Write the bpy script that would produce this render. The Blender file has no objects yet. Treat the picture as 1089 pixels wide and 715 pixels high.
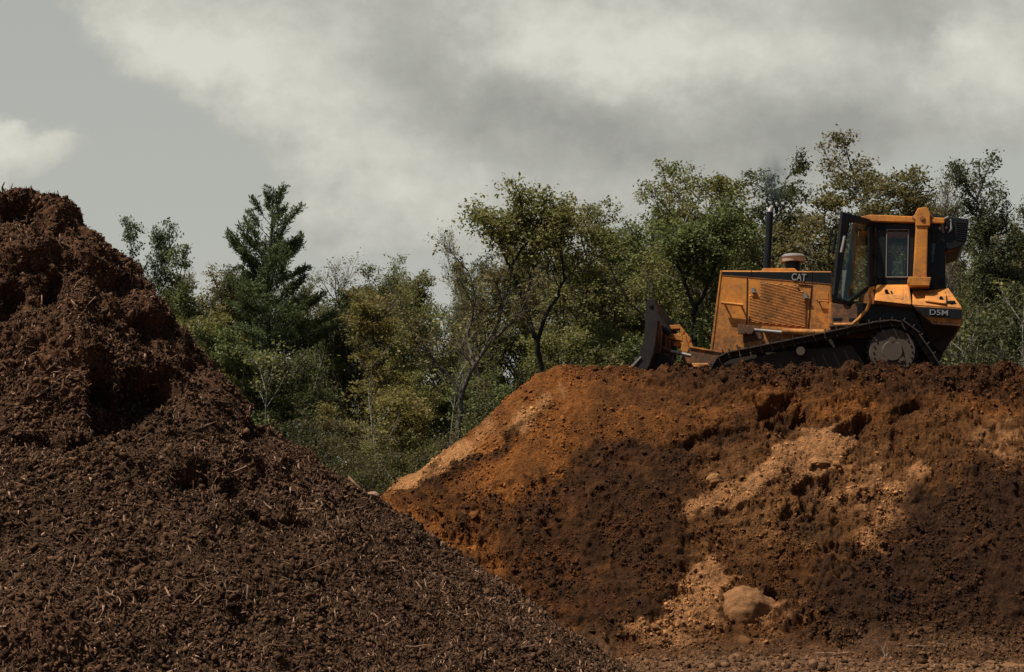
import bpy, bmesh, math, random
import numpy as np
from mathutils import Vector, Matrix

SC = bpy.context.scene
COL = SC.collection
R = math.radians
random.seed(7)
RNG = np.random.default_rng(11)

# ------------------------------------------------------------------ camera
F = 1727.0            # focal length in photo pixels (photo is 1089 wide)
CAMZ = 1.5
PITCH = math.atan(212.5 / F)
cam_d = bpy.data.cameras.new("camera")
cam = bpy.data.objects.new("camera", cam_d)
COL.objects.link(cam)
cam.location = (0, 0, CAMZ)
cam.rotation_euler = (math.pi / 2 + PITCH, 0, 0)
cam_d.sensor_width = 36.0
cam_d.lens = 36.0 * F / 1089.0
cam_d.clip_end = 6000
SC.camera = cam
CP, SP = math.cos(PITCH), math.sin(PITCH)


def slope(px, py):
    """direction of a sight line as (x/y, z/y)"""
    x = (px - 544.5) / F
    y = -(py - 357.5) / F
    wy = CP - y * SP
    wz = SP + y * CP
    return x / wy, wz / wy


def at(px, py, Y):
    k, m = slope(px, py)
    return np.array((k * Y, Y, CAMZ + m * Y))


def proj(x, y, z):
    """world -> photo pixels (numpy)"""
    zz = z - CAMZ
    d = y * CP + zz * SP
    v = -y * SP + zz * CP
    return 544.5 + F * x / d, 357.5 - F * v / d


# ------------------------------------------------------------------ noise
_perm = np.random.default_rng(5).permutation(4096).astype(np.int64)
_perm = np.concatenate([_perm, _perm])
_ang = np.random.default_rng(6).uniform(0, 2 * math.pi, 4096)
_gx, _gy = np.cos(_ang), np.sin(_ang)


def perlin(x, y):
    xi = np.floor(x).astype(np.int64); yi = np.floor(y).astype(np.int64)
    xf = x - xi; yf = y - yi
    u = xf * xf * xf * (xf * (xf * 6 - 15) + 10)
    v = yf * yf * yf * (yf * (yf * 6 - 15) + 10)

    def g(ix, iy, fx, fy):
        h = _perm[(_perm[ix & 4095] + iy) & 4095]
        return _gx[h] * fx + _gy[h] * fy
    a = g(xi, yi, xf, yf); b = g(xi + 1, yi, xf - 1, yf)
    c = g(xi, yi + 1, xf, yf - 1); d = g(xi + 1, yi + 1, xf - 1, yf - 1)
    return (a + u * (b - a)) * (1 - v) + (c + u * (d - c)) * v * 1.0


def fbm(x, y, o=4, gain=0.5, lac=2.03):
    s = 0; a = 1.0; f = 1.0
    for i in range(o):
        s = s + a * perlin(x * f + 17.3 * i, y * f - 9.1 * i)
        a *= gain; f *= lac
    return s


def billow(x, y, o=3, gain=0.5):
    s = 0; a = 1.0; f = 1.0
    for i in range(o):
        s = s + a * (np.abs(perlin(x * f + 7.7 * i, y * f + 3.1 * i)) * 2 - 0.5)
        a *= gain; f *= 2.1
    return s


def cells(x, y, jit=0.9):
    """distance to the nearest jittered cell point, and an id in 0..1"""
    xi = np.floor(x).astype(np.int64); yi = np.floor(y).astype(np.int64)
    best = np.full(x.shape, 9.0); idv = np.zeros(x.shape)
    for ox in (-1, 0, 1):
        for oy in (-1, 0, 1):
            h = _perm[(_perm[(xi + ox) & 4095] + yi + oy) & 4095]
            cx = xi + ox + 0.5 + jit * ((h % 61) / 61.0 - 0.5)
            cy = yi + oy + 0.5 + jit * ((h % 97) / 97.0 - 0.5)
            d = np.hypot(x - cx, y - cy)
            m = d < best
            best = np.where(m, d, best); idv = np.where(m, (h % 251) / 251.0, idv)
    return best, idv


def sstep(a, b, x):
    t = np.clip((x - a) / (b - a), 0, 1)
    return t * t * (3 - 2 * t)


def blob(px, py, cx, cy, rx, ry, rot=0.0):
    c, s = math.cos(R(rot)), math.sin(R(rot))
    u = ((px - cx) * c + (py - cy) * s) / rx
    v = (-(px - cx) * s + (py - cy) * c) / ry
    return np.exp(-(u * u + v * v))


# ------------------------------------------------------------------ objects
def tag(o, label=None, cat=None, group=None, kind=None):
    if label: o["label"] = label
    if cat: o["category"] = cat
    if group: o["group"] = group
    if kind: o["kind"] = kind
    return o


def empty(name, loc=(0, 0, 0), rz=0.0):
    o = bpy.data.objects.new(name, None)
    COL.objects.link(o)
    o.location = loc
    o.rotation_euler = (0, 0, rz)
    o.empty_display_size = 0.2
    return o


def np_mesh(name, verts, faces, mat=None, parent=None, smooth=False, col=None, fcol=None):
    """verts (n,3), faces (m,k) of one size, or list of such arrays"""
    me = bpy.data.meshes.new(name)
    fl = faces if isinstance(faces, list) else [faces]
    fl = [np.asarray(f, dtype=np.int32) for f in fl if len(f)]
    verts = np.asarray(verts, dtype=np.float32)
    loops = np.concatenate([f.ravel() for f in fl])
    tot = np.concatenate([np.full(len(f), f.shape[1], dtype=np.int32) for f in fl])
    start = np.concatenate([[0], np.cumsum(tot)[:-1]]).astype(np.int32)
    me.vertices.add(len(verts)); me.vertices.foreach_set("co", verts.ravel())
    me.loops.add(len(loops)); me.loops.foreach_set("vertex_index", loops)
    me.polygons.add(len(tot)); me.polygons.foreach_set("loop_start", start)
    me.polygons.foreach_set("loop_total", tot)
    me.update(calc_edges=True)
    me.validate()
    if smooth:
        me.polygons.foreach_set("use_smooth", np.ones(len(me.polygons), dtype=bool))
    if col is not None:
        a = me.attributes.new("soil", "FLOAT_COLOR", "POINT")
        c = np.ones((len(verts), 4), dtype=np.float32); c[:, :3] = col
        a.data.foreach_set("color", c.ravel())
    if fcol is not None:
        a = me.attributes.new("tint", "FLOAT", "FACE")
        a.data.foreach_set("value", np.asarray(fcol, dtype=np.float32))
    o = bpy.data.objects.new(name, me)
    COL.objects.link(o)
    if mat: me.materials.append(mat)
    if parent: o.parent = parent
    return o


class MB:
    """collects shapes, builds them as one mesh object"""
    def __init__(s): s.v = []; s.f = []

    def add(s, v, f):
        n = len(s.v); s.v += [tuple(p) for p in v]; s.f += [tuple(i + n for i in q) for q in f]; return s

    def prism(s, A, B):
        """closed solid between two polygons with the same number of corners"""
        n = len(A)
        return s.add(list(A) + list(B), [tuple(range(n)), tuple(range(2 * n - 1, n - 1, -1))] +
                     [(i, n + i, n + (i + 1) % n, (i + 1) % n) for i in range(n)])

    def box(s, c, d, rot=None):
        c = Vector(c); h = [Vector((x * d[0] / 2, y * d[1] / 2, z * d[2] / 2)) for z in (-1, 1) for x, y in ((-1, -1), (1, -1), (1, 1), (-1, 1))]
        if rot: h = [rot @ q for q in h]
        return s.add([c + q for q in h], [(3, 2, 1, 0), (4, 5, 6, 7), (0, 1, 5, 4), (1, 2, 6, 5), (2, 3, 7, 6), (3, 0, 4, 7)])

    def tube(s, pts, r, k=10, cap=True):
        P = [Vector(p) for p in pts]; n = len(P)
        rr = list(r) if hasattr(r, "__len__") else [r] * n
        V = []; up = None
        for i in range(n):
            t = (P[min(i + 1, n - 1)] - P[max(i - 1, 0)])
            if t.length < 1e-9: t = Vector((0, 0, 1))
            t.normalize()
            if up is None:
                up = Vector((0, 0, 1)) if abs(t.z) < 0.9 else Vector((1, 0, 0))
            u = t.cross(up)
            if u.length < 1e-6: u = t.cross(Vector((0, 1, 0.1)))
            u.normalize(); w = u.cross(t); up = w
            for j in range(k):
                a = 2 * math.pi * j / k
                V.append(P[i] + (u * math.cos(a) + w * math.sin(a)) * rr[i])
        Fs = [(i * k + j, i * k + (j + 1) % k, (i + 1) * k + (j + 1) % k, (i + 1) * k + j) for i in range(n - 1) for j in range(k)]
        if cap: Fs += [tuple(range(k - 1, -1, -1)), tuple((n - 1) * k + j for j in range(k))]
        return s.add(V, Fs)

    def build(s, name, mat, parent=None, bevel=0.0, smooth=False, seg=2):
        me = bpy.data.meshes.new(name)
        me.from_pydata(s.v, [], s.f); me.update()
        bm = bmesh.new(); bm.from_mesh(me)
        bmesh.ops.recalc_face_normals(bm, faces=bm.faces)
        if bevel > 0:
            es = [e for e in bm.edges if len(e.link_faces) == 2 and e.calc_face_angle(0) > 0.35]
            bmesh.ops.bevel(bm, geom=es, offset=bevel, segments=seg, profile=0.6, affect='EDGES', clamp_overlap=True)
        bm.to_mesh(me); bm.free()
        if smooth:
            for p in me.polygons: p.use_smooth = True
            try: me.set_sharp_from_angle(angle=R(35))
            except Exception: pass
        me.materials.append(mat)
        o = bpy.data.objects.new(name, me); COL.objects.link(o)
        if parent: o.parent = parent
        return o


# ------------------------------------------------------------------ materials
def new_mat(name):
    m = bpy.data.materials.new(name); m.use_nodes = True
    nt = m.node_tree; nt.nodes.clear()
    return m, nt, (lambda t, **k: _nd(nt, t, **k)), nt.links.new


def _nd(nt, t, **k):
    n = nt.nodes.new(t)
    for a, v in k.items():
        if a in n.inputs: n.inputs[a].default_value = v
        else: setattr(n, a, v)
    return n


def ramp(nt, pts):
    r = nt.nodes.new("ShaderNodeValToRGB")
    e = r.color_ramp.elements
    while len(e) < len(pts): e.new(0.5)
    for i, (p, c) in enumerate(pts):
        e[i].position = p; e[i].color = (*c, 1) if len(c) == 3 else c
    return r


def soil_material(name, bump=0.5, scale=30.0, attr=True, base=(0.1, 0.05, 0.03), var=0.35, dist=0.02):
    m, nt, nd, ln = new_mat(name)
    out = nd("ShaderNodeOutputMaterial"); b = nd("ShaderNodeBsdfPrincipled", Roughness=0.95)
    b.inputs["Specular IOR Level"].default_value = 0.12
    tc = nd("ShaderNodeTexCoord")
    n1 = nd("ShaderNodeTexNoise", Scale=scale, Detail=6.0, Roughness=0.65)
    n2 = nd("ShaderNodeTexNoise", Scale=scale * 4.3, Detail=3.0, Roughness=0.6)
    ln(tc.outputs["Object"], n1.inputs["Vector"]); ln(tc.outputs["Object"], n2.inputs["Vector"])
    mr = nd("ShaderNodeMapRange"); ln(n1.outputs["Fac"], mr.inputs["Value"])
    mr.inputs["From Min"].default_value = 0.3; mr.inputs["From Max"].default_value = 0.7
    mr.inputs["To Min"].default_value = 1 - var; mr.inputs["To Max"].default_value = 1 + var
    mix = nd("ShaderNodeVectorMath", operation="SCALE")
    if attr:
        at_ = nd("ShaderNodeAttribute", attribute_name="soil"); ln(at_.outputs["Color"], mix.inputs[0])
    else:
        mix.inputs[0].default_value = base
    ln(mr.outputs["Result"], mix.inputs["Scale"])
    ln(mix.outputs["Vector"], b.inputs["Base Color"])
    bp = nd("ShaderNodeBump", Strength=bump, Distance=dist); ln(n2.outputs["Fac"], bp.inputs["Height"])
    bp2 = nd("ShaderNodeBump", Strength=bump, Distance=dist * 2); ln(n1.outputs["Fac"], bp2.inputs["Height"])
    ln(bp.outputs["Normal"], bp2.inputs["Normal"]); ln(bp2.outputs["Normal"], b.inputs["Normal"])
    ln(b.outputs["BSDF"], out.inputs["Surface"])
    return m


def paint(name, col, rough=0.45, dirt=0.35, dirtcol=(0.13, 0.07, 0.035), metallic=0.0, scale=3.0, spec=0.4, mud=0.0):
    m, nt, nd, ln = new_mat(name)
    out = nd("ShaderNodeOutputMaterial"); b = nd("ShaderNodeBsdfPrincipled", Metallic=metallic)
    b.inputs["Specular IOR Level"].default_value = spec
    tc = nd("ShaderNodeTexCoord")
    n = nd("ShaderNodeTexNoise", Scale=scale, Detail=8.0, Roughness=0.7); ln(tc.outputs["Object"], n.inputs["Vector"])
    n2 = nd("ShaderNodeTexNoise", Scale=scale * 9, Detail=5.0, Roughness=0.7); ln(tc.outputs["Object"], n2.inputs["Vector"])
    ad = nd("ShaderNodeMath", operation="MULTIPLY_ADD"); ln(n2.outputs["Fac"], ad.inputs[0]); ad.inputs[1].default_value = 0.5
    ln(n.outputs["Fac"], ad.inputs[2])
    rp = ramp(nt, [(0.58, (0, 0, 0)), (1.0, (1, 1, 1))]); ln(ad.outputs[0], rp.inputs["Fac"])
    ml = nd("ShaderNodeMath", operation="MULTIPLY"); ln(rp.outputs["Color"], ml.inputs[0]); ml.inputs[1].default_value = dirt * 1.6
    ml.use_clamp = True
    if mud:                                              # splashed soil, thickest low on the machine
        sx = nd("ShaderNodeSeparateXYZ"); ln(tc.outputs["Object"], sx.inputs[0])
        hr = nd("ShaderNodeMapRange"); ln(sx.outputs[2], hr.inputs["Value"]); hr.inputs["From Min"].default_value = 2.3; hr.inputs["From Max"].default_value = 0.5
        n3 = nd("ShaderNodeTexNoise", Scale=7.0, Detail=9.0, Roughness=0.75); ln(tc.outputs["Object"], n3.inputs["Vector"])
        n4 = nd("ShaderNodeTexNoise", Scale=38.0, Detail=3.0, Roughness=0.6); ln(tc.outputs["Object"], n4.inputs["Vector"])
        s1 = nd("ShaderNodeMath", operation="MULTIPLY_ADD"); ln(hr.outputs[0], s1.inputs[0]); s1.inputs[1].default_value = 0.30; ln(n3.outputs["Fac"], s1.inputs[2])
        s2 = nd("ShaderNodeMath", operation="MULTIPLY_ADD"); ln(n4.outputs["Fac"], s2.inputs[0]); s2.inputs[1].default_value = 0.22; ln(s1.outputs[0], s2.inputs[2])
        r3 = ramp(nt, [(0.66, (0, 0, 0)), (0.86, (1, 1, 1))]); ln(s2.outputs[0], r3.inputs["Fac"])
        m3 = nd("ShaderNodeMath", operation="MULTIPLY_ADD"); ln(r3.outputs["Color"], m3.inputs[0]); m3.inputs[1].default_value = mud; ln(ml.outputs[0], m3.inputs[2]); m3.use_clamp = True
        ml = m3
    mx = nd("ShaderNodeMix", data_type="RGBA"); ln(ml.outputs[0], mx.inputs["Factor"])
    mx.inputs[6].default_value = (*col, 1); mx.inputs[7].default_value = (*dirtcol, 1)
    ln(mx.outputs[2], b.inputs["Base Color"])
    rr = nd("ShaderNodeMapRange"); ln(ml.outputs[0], rr.inputs["Value"])
    rr.inputs["To Min"].default_value = rough; rr.inputs["To Max"].default_value = 0.9
    ln(rr.outputs["Result"], b.inputs["Roughness"])
    bp = nd("ShaderNodeBump", Strength=0.12, Distance=0.01); ln(n2.outputs["Fac"], bp.inputs["Height"]); ln(bp.outputs["Normal"], b.inputs["Normal"])
    ln(b.outputs["BSDF"], out.inputs["Surface"])
    return m


def glass_material():
    m, nt, nd, ln = new_mat("cab_glass")
    out = nd("ShaderNodeOutputMaterial")
    tr = nd("ShaderNodeBsdfTransparent"); tr.inputs["Color"].default_value = (0.86, 0.93, 0.91, 1)
    gl = nd("ShaderNodeBsdfGlossy", Roughness=0.04); gl.inputs["Color"].default_value = (0.8, 0.9, 0.9, 1)
    lw = nd("ShaderNodeLayerWeight", Blend=0.5)
    pw = nd("ShaderNodeMath", operation="POWER"); ln(lw.outputs["Facing"], pw.inputs[0]); pw.inputs[1].default_value = 4.0
    fr = nd("ShaderNodeMath", operation="MULTIPLY_ADD"); ln(pw.outputs[0], fr.inputs[0]); fr.inputs[1].default_value = 0.4; fr.inputs[2].default_value = 0.035
    df = nd("ShaderNodeBsdfDiffuse"); df.inputs["Color"].default_value = (0.16, 0.15, 0.12, 1)
    tc = nd("ShaderNodeTexCoord"); n = nd("ShaderNodeTexNoise", Scale=4.0, Detail=6.0); ln(tc.outputs["Object"], n.inputs["Vector"])
    mp = nd("ShaderNodeMapRange"); ln(n.outputs["Fac"], mp.inputs["Value"]); mp.inputs["From Min"].default_value = 0.4
    mp.inputs["From Max"].default_value = 0.8; mp.inputs["To Min"].default_value = 0.02; mp.inputs["To Max"].default_value = 0.10
    a = nd("ShaderNodeMixShader"); ln(fr.outputs[0], a.inputs[0]); ln(tr.outputs[0], a.inputs[1]); ln(gl.outputs[0], a.inputs[2])
    c = nd("ShaderNodeMixShader"); ln(mp.outputs["Result"], c.inputs[0]); ln(a.outputs[0], c.inputs[1]); ln(df.outputs[0], c.inputs[2])
    ln(c.outputs[0], out.inputs["Surface"])
    return m


def leaf_material(name):
    """colour of each plant comes from its own object colour, each leaf varies a little"""
    m, nt, nd, ln = new_mat(name)
    out = nd("ShaderNodeOutputMaterial")
    oi = nd("ShaderNodeObjectInfo"); at_ = nd("ShaderNodeAttribute", attribute_name="tint")
    mr = nd("ShaderNodeMapRange"); ln(at_.outputs["Fac"], mr.inputs["Value"])
    mr.inputs["To Min"].default_value = 0.55; mr.inputs["To Max"].default_value = 1.5
    sc = nd("ShaderNodeVectorMath", operation="SCALE"); ln(oi.outputs["Color"], sc.inputs[0]); ln(mr.outputs["Result"], sc.inputs["Scale"])
    hs = nd("ShaderNodeHueSaturation"); ln(sc.outputs["Vector"], hs.inputs["Color"])
    mh = nd("ShaderNodeMapRange"); ln(at_.outputs["Fac"], mh.inputs["Value"]); mh.inputs["To Min"].default_value = 0.525; mh.inputs["To Max"].default_value = 0.475
    ln(mh.outputs["Result"], hs.inputs["Hue"])
    d = nd("ShaderNodeBsdfPrincipled", Roughness=0.6); d.inputs["Specular IOR Level"].default_value = 0.25
    ln(hs.outputs["Color"], d.inputs["Base Color"])
    t = nd("ShaderNodeBsdfTranslucent"); ln(hs.outputs["Color"], t.inputs["Color"])
    x = nd("ShaderNodeMixShader", Fac=0.38); ln(d.outputs[0], x.inputs[1]); ln(t.outputs[0], x.inputs[2])
    ln(x.outputs[0], out.inputs["Surface"])
    return m


def bark_material(name, col):
    m, nt, nd, ln = new_mat(name)
    out = nd("ShaderNodeOutputMaterial"); b = nd("ShaderNodeBsdfPrincipled", Roughness=0.9)
    b.inputs["Specular IOR Level"].default_value = 0.15
    tc = nd("ShaderNodeTexCoord"); mp = nd("ShaderNodeMapping"); mp.inputs["Scale"].default_value = (6, 6, 1.2)
    n = nd("ShaderNodeTexNoise", Scale=2.0, Detail=6.0); ln(tc.outputs["Object"], mp.inputs["Vector"]); ln(mp.outputs["Vector"], n.inputs["Vector"])
    rp = ramp(nt, [(0.3, tuple(c * 0.5 for c in col)), (0.7, tuple(c * 1.4 for c in col))]); ln(n.outputs["Fac"], rp.inputs["Fac"])
    ln(rp.outputs["Color"], b.inputs["Base Color"])
    ln(b.outputs["BSDF"], out.inputs["Surface"])
    return m
# ------------------------------------------------------------------ light and sky
SUN_DIR = Vector((-0.50, -0.22, 1.0)).normalized()
elev = math.asin(SUN_DIR.z)
azim = math.atan2(SUN_DIR.x, SUN_DIR.y)       # from +Y towards +X
sl = bpy.data.lights.new("sun", "SUN"); sl.energy = 5.0; sl.angle = R(0.5); sl.color = (1.0, 0.93, 0.82)
so = bpy.data.objects.new("sun", sl); COL.objects.link(so)
so.rotation_euler = (-SUN_DIR).to_track_quat('-Z', 'Y').to_euler()

w = bpy.data.worlds.new("World"); SC.world = w; w.use_nodes = True
nt = w.node_tree; nt.nodes.clear(); ln = nt.links.new
nd = lambda t, **k: _nd(nt, t, **k)
wo = nd("ShaderNodeOutputWorld"); bg = nd("ShaderNodeBackground"); bg.inputs["Strength"].default_value = 0.05
sky = nd("ShaderNodeTexSky", sky_type="NISHITA", sun_disc=False)
sky.sun_elevation = elev; sky.sun_rotation = azim
sky.dust_density = 2.5; sky.air_density = 1.0; sky.ozone_density = 1.0


def M(op, a, b=None, c=None, clamp=False):
    n = nd("ShaderNodeMath", operation=op); n.use_clamp = clamp
    for i, q in enumerate((a, b, c)):
        if q is None: continue
        if hasattr(q, "links"): ln(q, n.inputs[i])
        else: n.inputs[i].default_value = q
    return n.outputs[0]


tc = nd("ShaderNodeTexCoord")
sp = nd("ShaderNodeSeparateXYZ"); ln(tc.outputs["Generated"], sp.inputs[0])
X, Y, Z = sp.outputs
yy = M("MAXIMUM", Y, 0.12)
U0 = M("DIVIDE", X, yy); V0 = M("DIVIDE", Z, yy)
cb = nd("ShaderNodeCombineXYZ"); ln(U0, cb.inputs[0]); ln(M("MULTIPLY", V0, 1.2), cb.inputs[1])
nz = nd("ShaderNodeTexNoise", Scale=5.5, Detail=9.0, Roughness=0.56); ln(cb.outputs[0], nz.inputs["Vector"])
nz2 = nd("ShaderNodeTexNoise", Scale=13.0, Detail=7.0, Roughness=0.6); ln(cb.outputs[0], nz2.inputs["Vector"])
spn = nd("ShaderNodeSeparateXYZ"); ln(nz.outputs["Color"], spn.inputs[0])
spn2 = nd("ShaderNodeSeparateXYZ"); ln(nz2.outputs["Color"], spn2.inputs[0])
U = M("ADD", M("ADD", U0, M("MULTIPLY", M("SUBTRACT", spn.outputs[0], 0.5), 0.16)), M("MULTIPLY", M("SUBTRACT", spn2.outputs[0], 0.5), 0.06))
V = M("ADD", M("ADD", V0, M("MULTIPLY", M("SUBTRACT", spn.outputs[1], 0.5), 0.11)), M("MULTIPLY", M("SUBTRACT", spn2.outputs[1], 0.5), 0.05))


def puff(px, py, rx, ry, rot=0.0, gain=1.0, pw=1.0):
    u0, v0 = slope(px, py)
    c, s = math.cos(R(rot)), math.sin(R(rot))
    du = M("SUBTRACT", U, u0); dv = M("SUBTRACT", V, v0)
    a = M("MULTIPLY", M("ADD", M("MULTIPLY", du, c), M("MULTIPLY", dv, s)), F / rx)
    b = M("MULTIPLY", M("ADD", M("MULTIPLY", du, -s), M("MULTIPLY", dv, c)), F / ry)
    q = M("ADD", M("MULTIPLY", a, a), M("MULTIPLY", b, b))
    return M("MULTIPLY", M("POWER", 2.71828, M("MULTIPLY", q, -1.0)), gain)


def total(l):
    t = l[0]
    for q in l[1:]: t = M("ADD", t, q)
    return t


# where the cloud bank stands (cover), and where its lit and shaded flanks are
cover = total([puff(250, 40, 190, 90, -20), puff(460, 120, 230, 130, -25), puff(640, 60, 260, 150), puff(850, 90, 230, 120, 0, .9),
               puff(1080, 40, 110, 90, 0, .9), puff(0, 165, 90, 50, 0, 1.1), puff(400, 235, 130, 60, -15, .7), puff(240, -160, 500, 160, 0, .8), puff(900, -200, 500, 180, 0, .8)])
cover = M("ADD", cover, M("MULTIPLY", M("SUBTRACT", nz.outputs["Fac"], 0.5), 0.9))
mr = nd("ShaderNodeMapRange", interpolation_type="SMOOTHSTEP"); ln(cover, mr.inputs["Value"])
mr.inputs["From Min"].default_value = 0.42; mr.inputs["From Max"].default_value = 0.70
cov = mr.outputs["Result"]
lit = total([puff(190, 35, 110, 60, -10, .50), puff(320, 90, 120, 60, -25, .40), puff(440, 205, 110, 55, -20, .36), puff(600, 60, 150, 45, -8, .36),
             puff(740, 40, 170, 45, 0, .45), puff(640, 190, 150, 30, 0, .12), puff(1060, 45, 70, 55, 0, .52), puff(20, 145, 70, 35, 0, .5), puff(560, 10, 90, 30, 0, .2),
             puff(440, 50, 90, 60, -30, -.20), puff(600, 140, 190, 42, -12, -.34), puff(800, 130, 150, 40, -4, -.32), puff(980, 15, 70, 45, 0, -.30), puff(930, 130, 110, 40, 0, -.18)])
lit = M("ADD", lit, M("MULTIPLY", M("SUBTRACT", nz2.outputs["Fac"], 0.5), 0.95))
nz3 = nd("ShaderNodeTexNoise", Scale=34.0, Detail=8.0, Roughness=0.62); ln(cb.outputs[0], nz3.inputs["Vector"])
lit = M("ADD", lit, M("MULTIPLY", M("SUBTRACT", nz3.outputs["Fac"], 0.5), 0.60))
lit = M("ADD", lit, 0.44, clamp=True)
cr = ramp(nt, [(0.0, (6.0, 6.05, 5.5)), (0.42, (7.9, 7.95, 7.2)), (1.0, (12.2, 12.1, 10.6))])
ln(lit, cr.inputs["Fac"])
# veil of thin grey cloud behind the bank, paler towards the horizon
veil = ramp(nt, [(0.0, (8.6, 8.7, 7.8)), (0.35, (8.3, 8.5, 7.8)), (1.0, (7.3, 7.6, 7.1))]); ln(M("MULTIPLY", V0, 2.4, clamp=True), veil.inputs["Fac"])
mx = nd("ShaderNodeMix", data_type="RGBA"); ln(cov, mx.inputs["Factor"]); ln(veil.outputs["Color"], mx.inputs[6]); ln(cr.outputs["Color"], mx.inputs[7])
# the bank and veil lie in the northern sky, the rest is the open sky
ms = nd("ShaderNodeMapRange", interpolation_type="SMOOTHSTEP"); ln(Y, ms.inputs["Value"]); ms.inputs["From Min"].default_value = 0.45; ms.inputs["From Max"].default_value = 0.85
m2 = nd("ShaderNodeMix", data_type="RGBA"); ln(ms.outputs["Result"], m2.inputs["Factor"]); ln(sky.outputs["Color"], m2.inputs[6]); ln(mx.outputs[2], m2.inputs[7])
ln(m2.outputs[2], bg.inputs["Color"]); ln(bg.outputs[0], wo.inputs["Surface"])

SC.view_settings.view_transform = 'Standard'; SC.view_settings.look = 'None'
SC.view_settings.exposure = 0.15; SC.view_settings.gamma = 1.0
SC.view_settings.use_curve_mapping = False
SC.cycles.max_bounces = 6; SC.cycles.transparent_max_bounces = 16
SC.cycles.volume_bounces = 1
# ------------------------------------------------------------------ ground and heaps
def axis(parts):
    out = []
    for a, b, st in parts:
        n = max(1, int(round((b - a) / st))); out.append(np.linspace(a, b, n, endpoint=False))
    out.append(np.array([parts[-1][1]]))
    return np.concatenate(out)


def grid_faces(nx, ny):
    i = np.arange(nx - 1)[None, :] + np.arange(ny - 1)[:, None] * nx
    i = i.ravel()
    return np.stack([i, i + 1, i + nx + 1, i + nx], 1)


def grid_mesh(name, xs, ys, z, mat, col, parent=None, x2=None, y2=None):
    gx, gy = np.meshgrid(xs, ys)
    if x2 is not None: gx, gy = x2, y2
    v = np.stack([gx.ravel(), gy.ravel(), z.ravel()], 1)
    return np_mesh(name, v, grid_faces(len(xs), len(ys)), mat, parent, smooth=True, col=col.reshape(-1, 3))


class Field:
    """bilinear look-up in a height grid"""
    def __init__(s, xs, ys, z): s.xs, s.ys, s.z = xs, ys, z

    def __call__(s, x, y):
        fx = np.interp(x, s.xs, np.arange(len(s.xs))); fy = np.interp(y, s.ys, np.arange(len(s.ys)))
        ix = np.clip(fx.astype(int), 0, len(s.xs) - 2); iy = np.clip(fy.astype(int), 0, len(s.ys) - 2)
        u = fx - ix; v = fy - iy; z = s.z
        return (z[iy, ix] * (1 - u) + z[iy, ix + 1] * u) * (1 - v) + (z[iy + 1, ix] * (1 - u) + z[iy + 1, ix + 1] * u) * v


def lerp3(a, b, t): return a + (np.asarray(b) - a) * t[..., None]


MAT_SOIL = soil_material("clay_soil", bump=0.9, scale=26.0, var=0.5, dist=0.025)
MAT_MULCH = soil_material("mulch", bump=0.8, scale=34.0, var=0.5, dist=0.02)
MAT_GROUND = soil_material("bare_ground", bump=0.5, scale=14.0, var=0.35, dist=0.02)
MAT_CLOD = soil_material("clods", bump=0.5, scale=40.0, var=0.3, dist=0.01)

# ---- dirt mound: flat top where the machine stands, steep face towards the camera
XL = 0.62
YC = 24.45


def mound_base(x, y):
    yc = YC + 0.22 * perlin(x * 0.35 + 3.0, x * 0 + 0.5) + 0.08 * perlin(x * 1.3, x * 0 + 8.5)
    dx = np.maximum(XL + 0.25 * perlin(y * 0.3, y * 0 + 4.4) - x, 0) * 0.63
    dy = np.maximum(yc - y, 0)
    yb = np.maximum(y - 33.0, 0)
    s = np.sqrt(dx * dx + dy * dy + yb * yb)
    z = np.interp(s, [0, .22, .52, .88, 1.38, 1.95, 2.52, 3.02, 3.42, 3.78, 4.4, 8], [4.02, 3.86, 3.52, 3.08, 2.45, 1.76, 1.12, .66, .30, .09, -.06, -.5])
    # hollow behind the lip where the machine has dug itself in
    z = z - 0.5 * sstep(0.25, 1.0, y - yc) * sstep(0.9, 2.2, x - XL + 0.6) * (s < 0.001)
    return z


mxs = axis([(-7, -3, .12), (-3, 9.4, .0225), (9.4, 16, .1)])
mys = axis([(17.5, 19.3, .08), (19.3, 25.2, .0215), (25.2, 28, .06), (28, 40, .3)])
gx, gy = np.meshgrid(mxs, mys)
zb = mound_base(gx, gy)
PX, PY = proj(gx, gy, zb)
def normals_of(xs, ys, z):
    dzy, dzx = np.gradient(z, ys, xs)
    n = np.stack([-dzx, -dzy, np.ones_like(z)], -1); return n / np.linalg.norm(n, axis=-1, keepdims=True)


def smooth3(a, k=3):
    for _ in range(k):
        b = np.pad(a, 1, mode="edge"); a = (b[:-2, 1:-1] + b[2:, 1:-1] + b[1:-1, :-2] + b[1:-1, 2:] + 2 * b[1:-1, 1:-1]) / 6
    return a


su = gx - .35 * np.maximum(XL - gx, 0) + 0.0 * zb; sv = (gy + zb) * .74           # coordinates that run along the face
wx = PX + 24 * fbm(su * 1.2, sv * 1.2, 5, .55); wy = PY + 20 * fbm(su * 1.2 + 40, sv * 1.2, 5, .55)
face = sstep(4.3, 3.7, zb) * sstep(-0.05, 0.25, zb)
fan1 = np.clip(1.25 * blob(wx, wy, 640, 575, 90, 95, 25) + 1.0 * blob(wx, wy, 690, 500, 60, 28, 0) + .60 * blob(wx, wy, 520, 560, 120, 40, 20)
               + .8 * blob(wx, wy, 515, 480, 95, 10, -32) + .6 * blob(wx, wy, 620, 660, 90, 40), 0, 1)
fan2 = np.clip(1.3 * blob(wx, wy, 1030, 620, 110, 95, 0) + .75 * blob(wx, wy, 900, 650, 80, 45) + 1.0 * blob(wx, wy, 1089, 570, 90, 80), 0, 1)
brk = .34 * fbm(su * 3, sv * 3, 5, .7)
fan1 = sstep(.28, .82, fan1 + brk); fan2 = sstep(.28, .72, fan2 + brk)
crest = sstep(436, 402, wy) * sstep(590, 720, wx)
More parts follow.
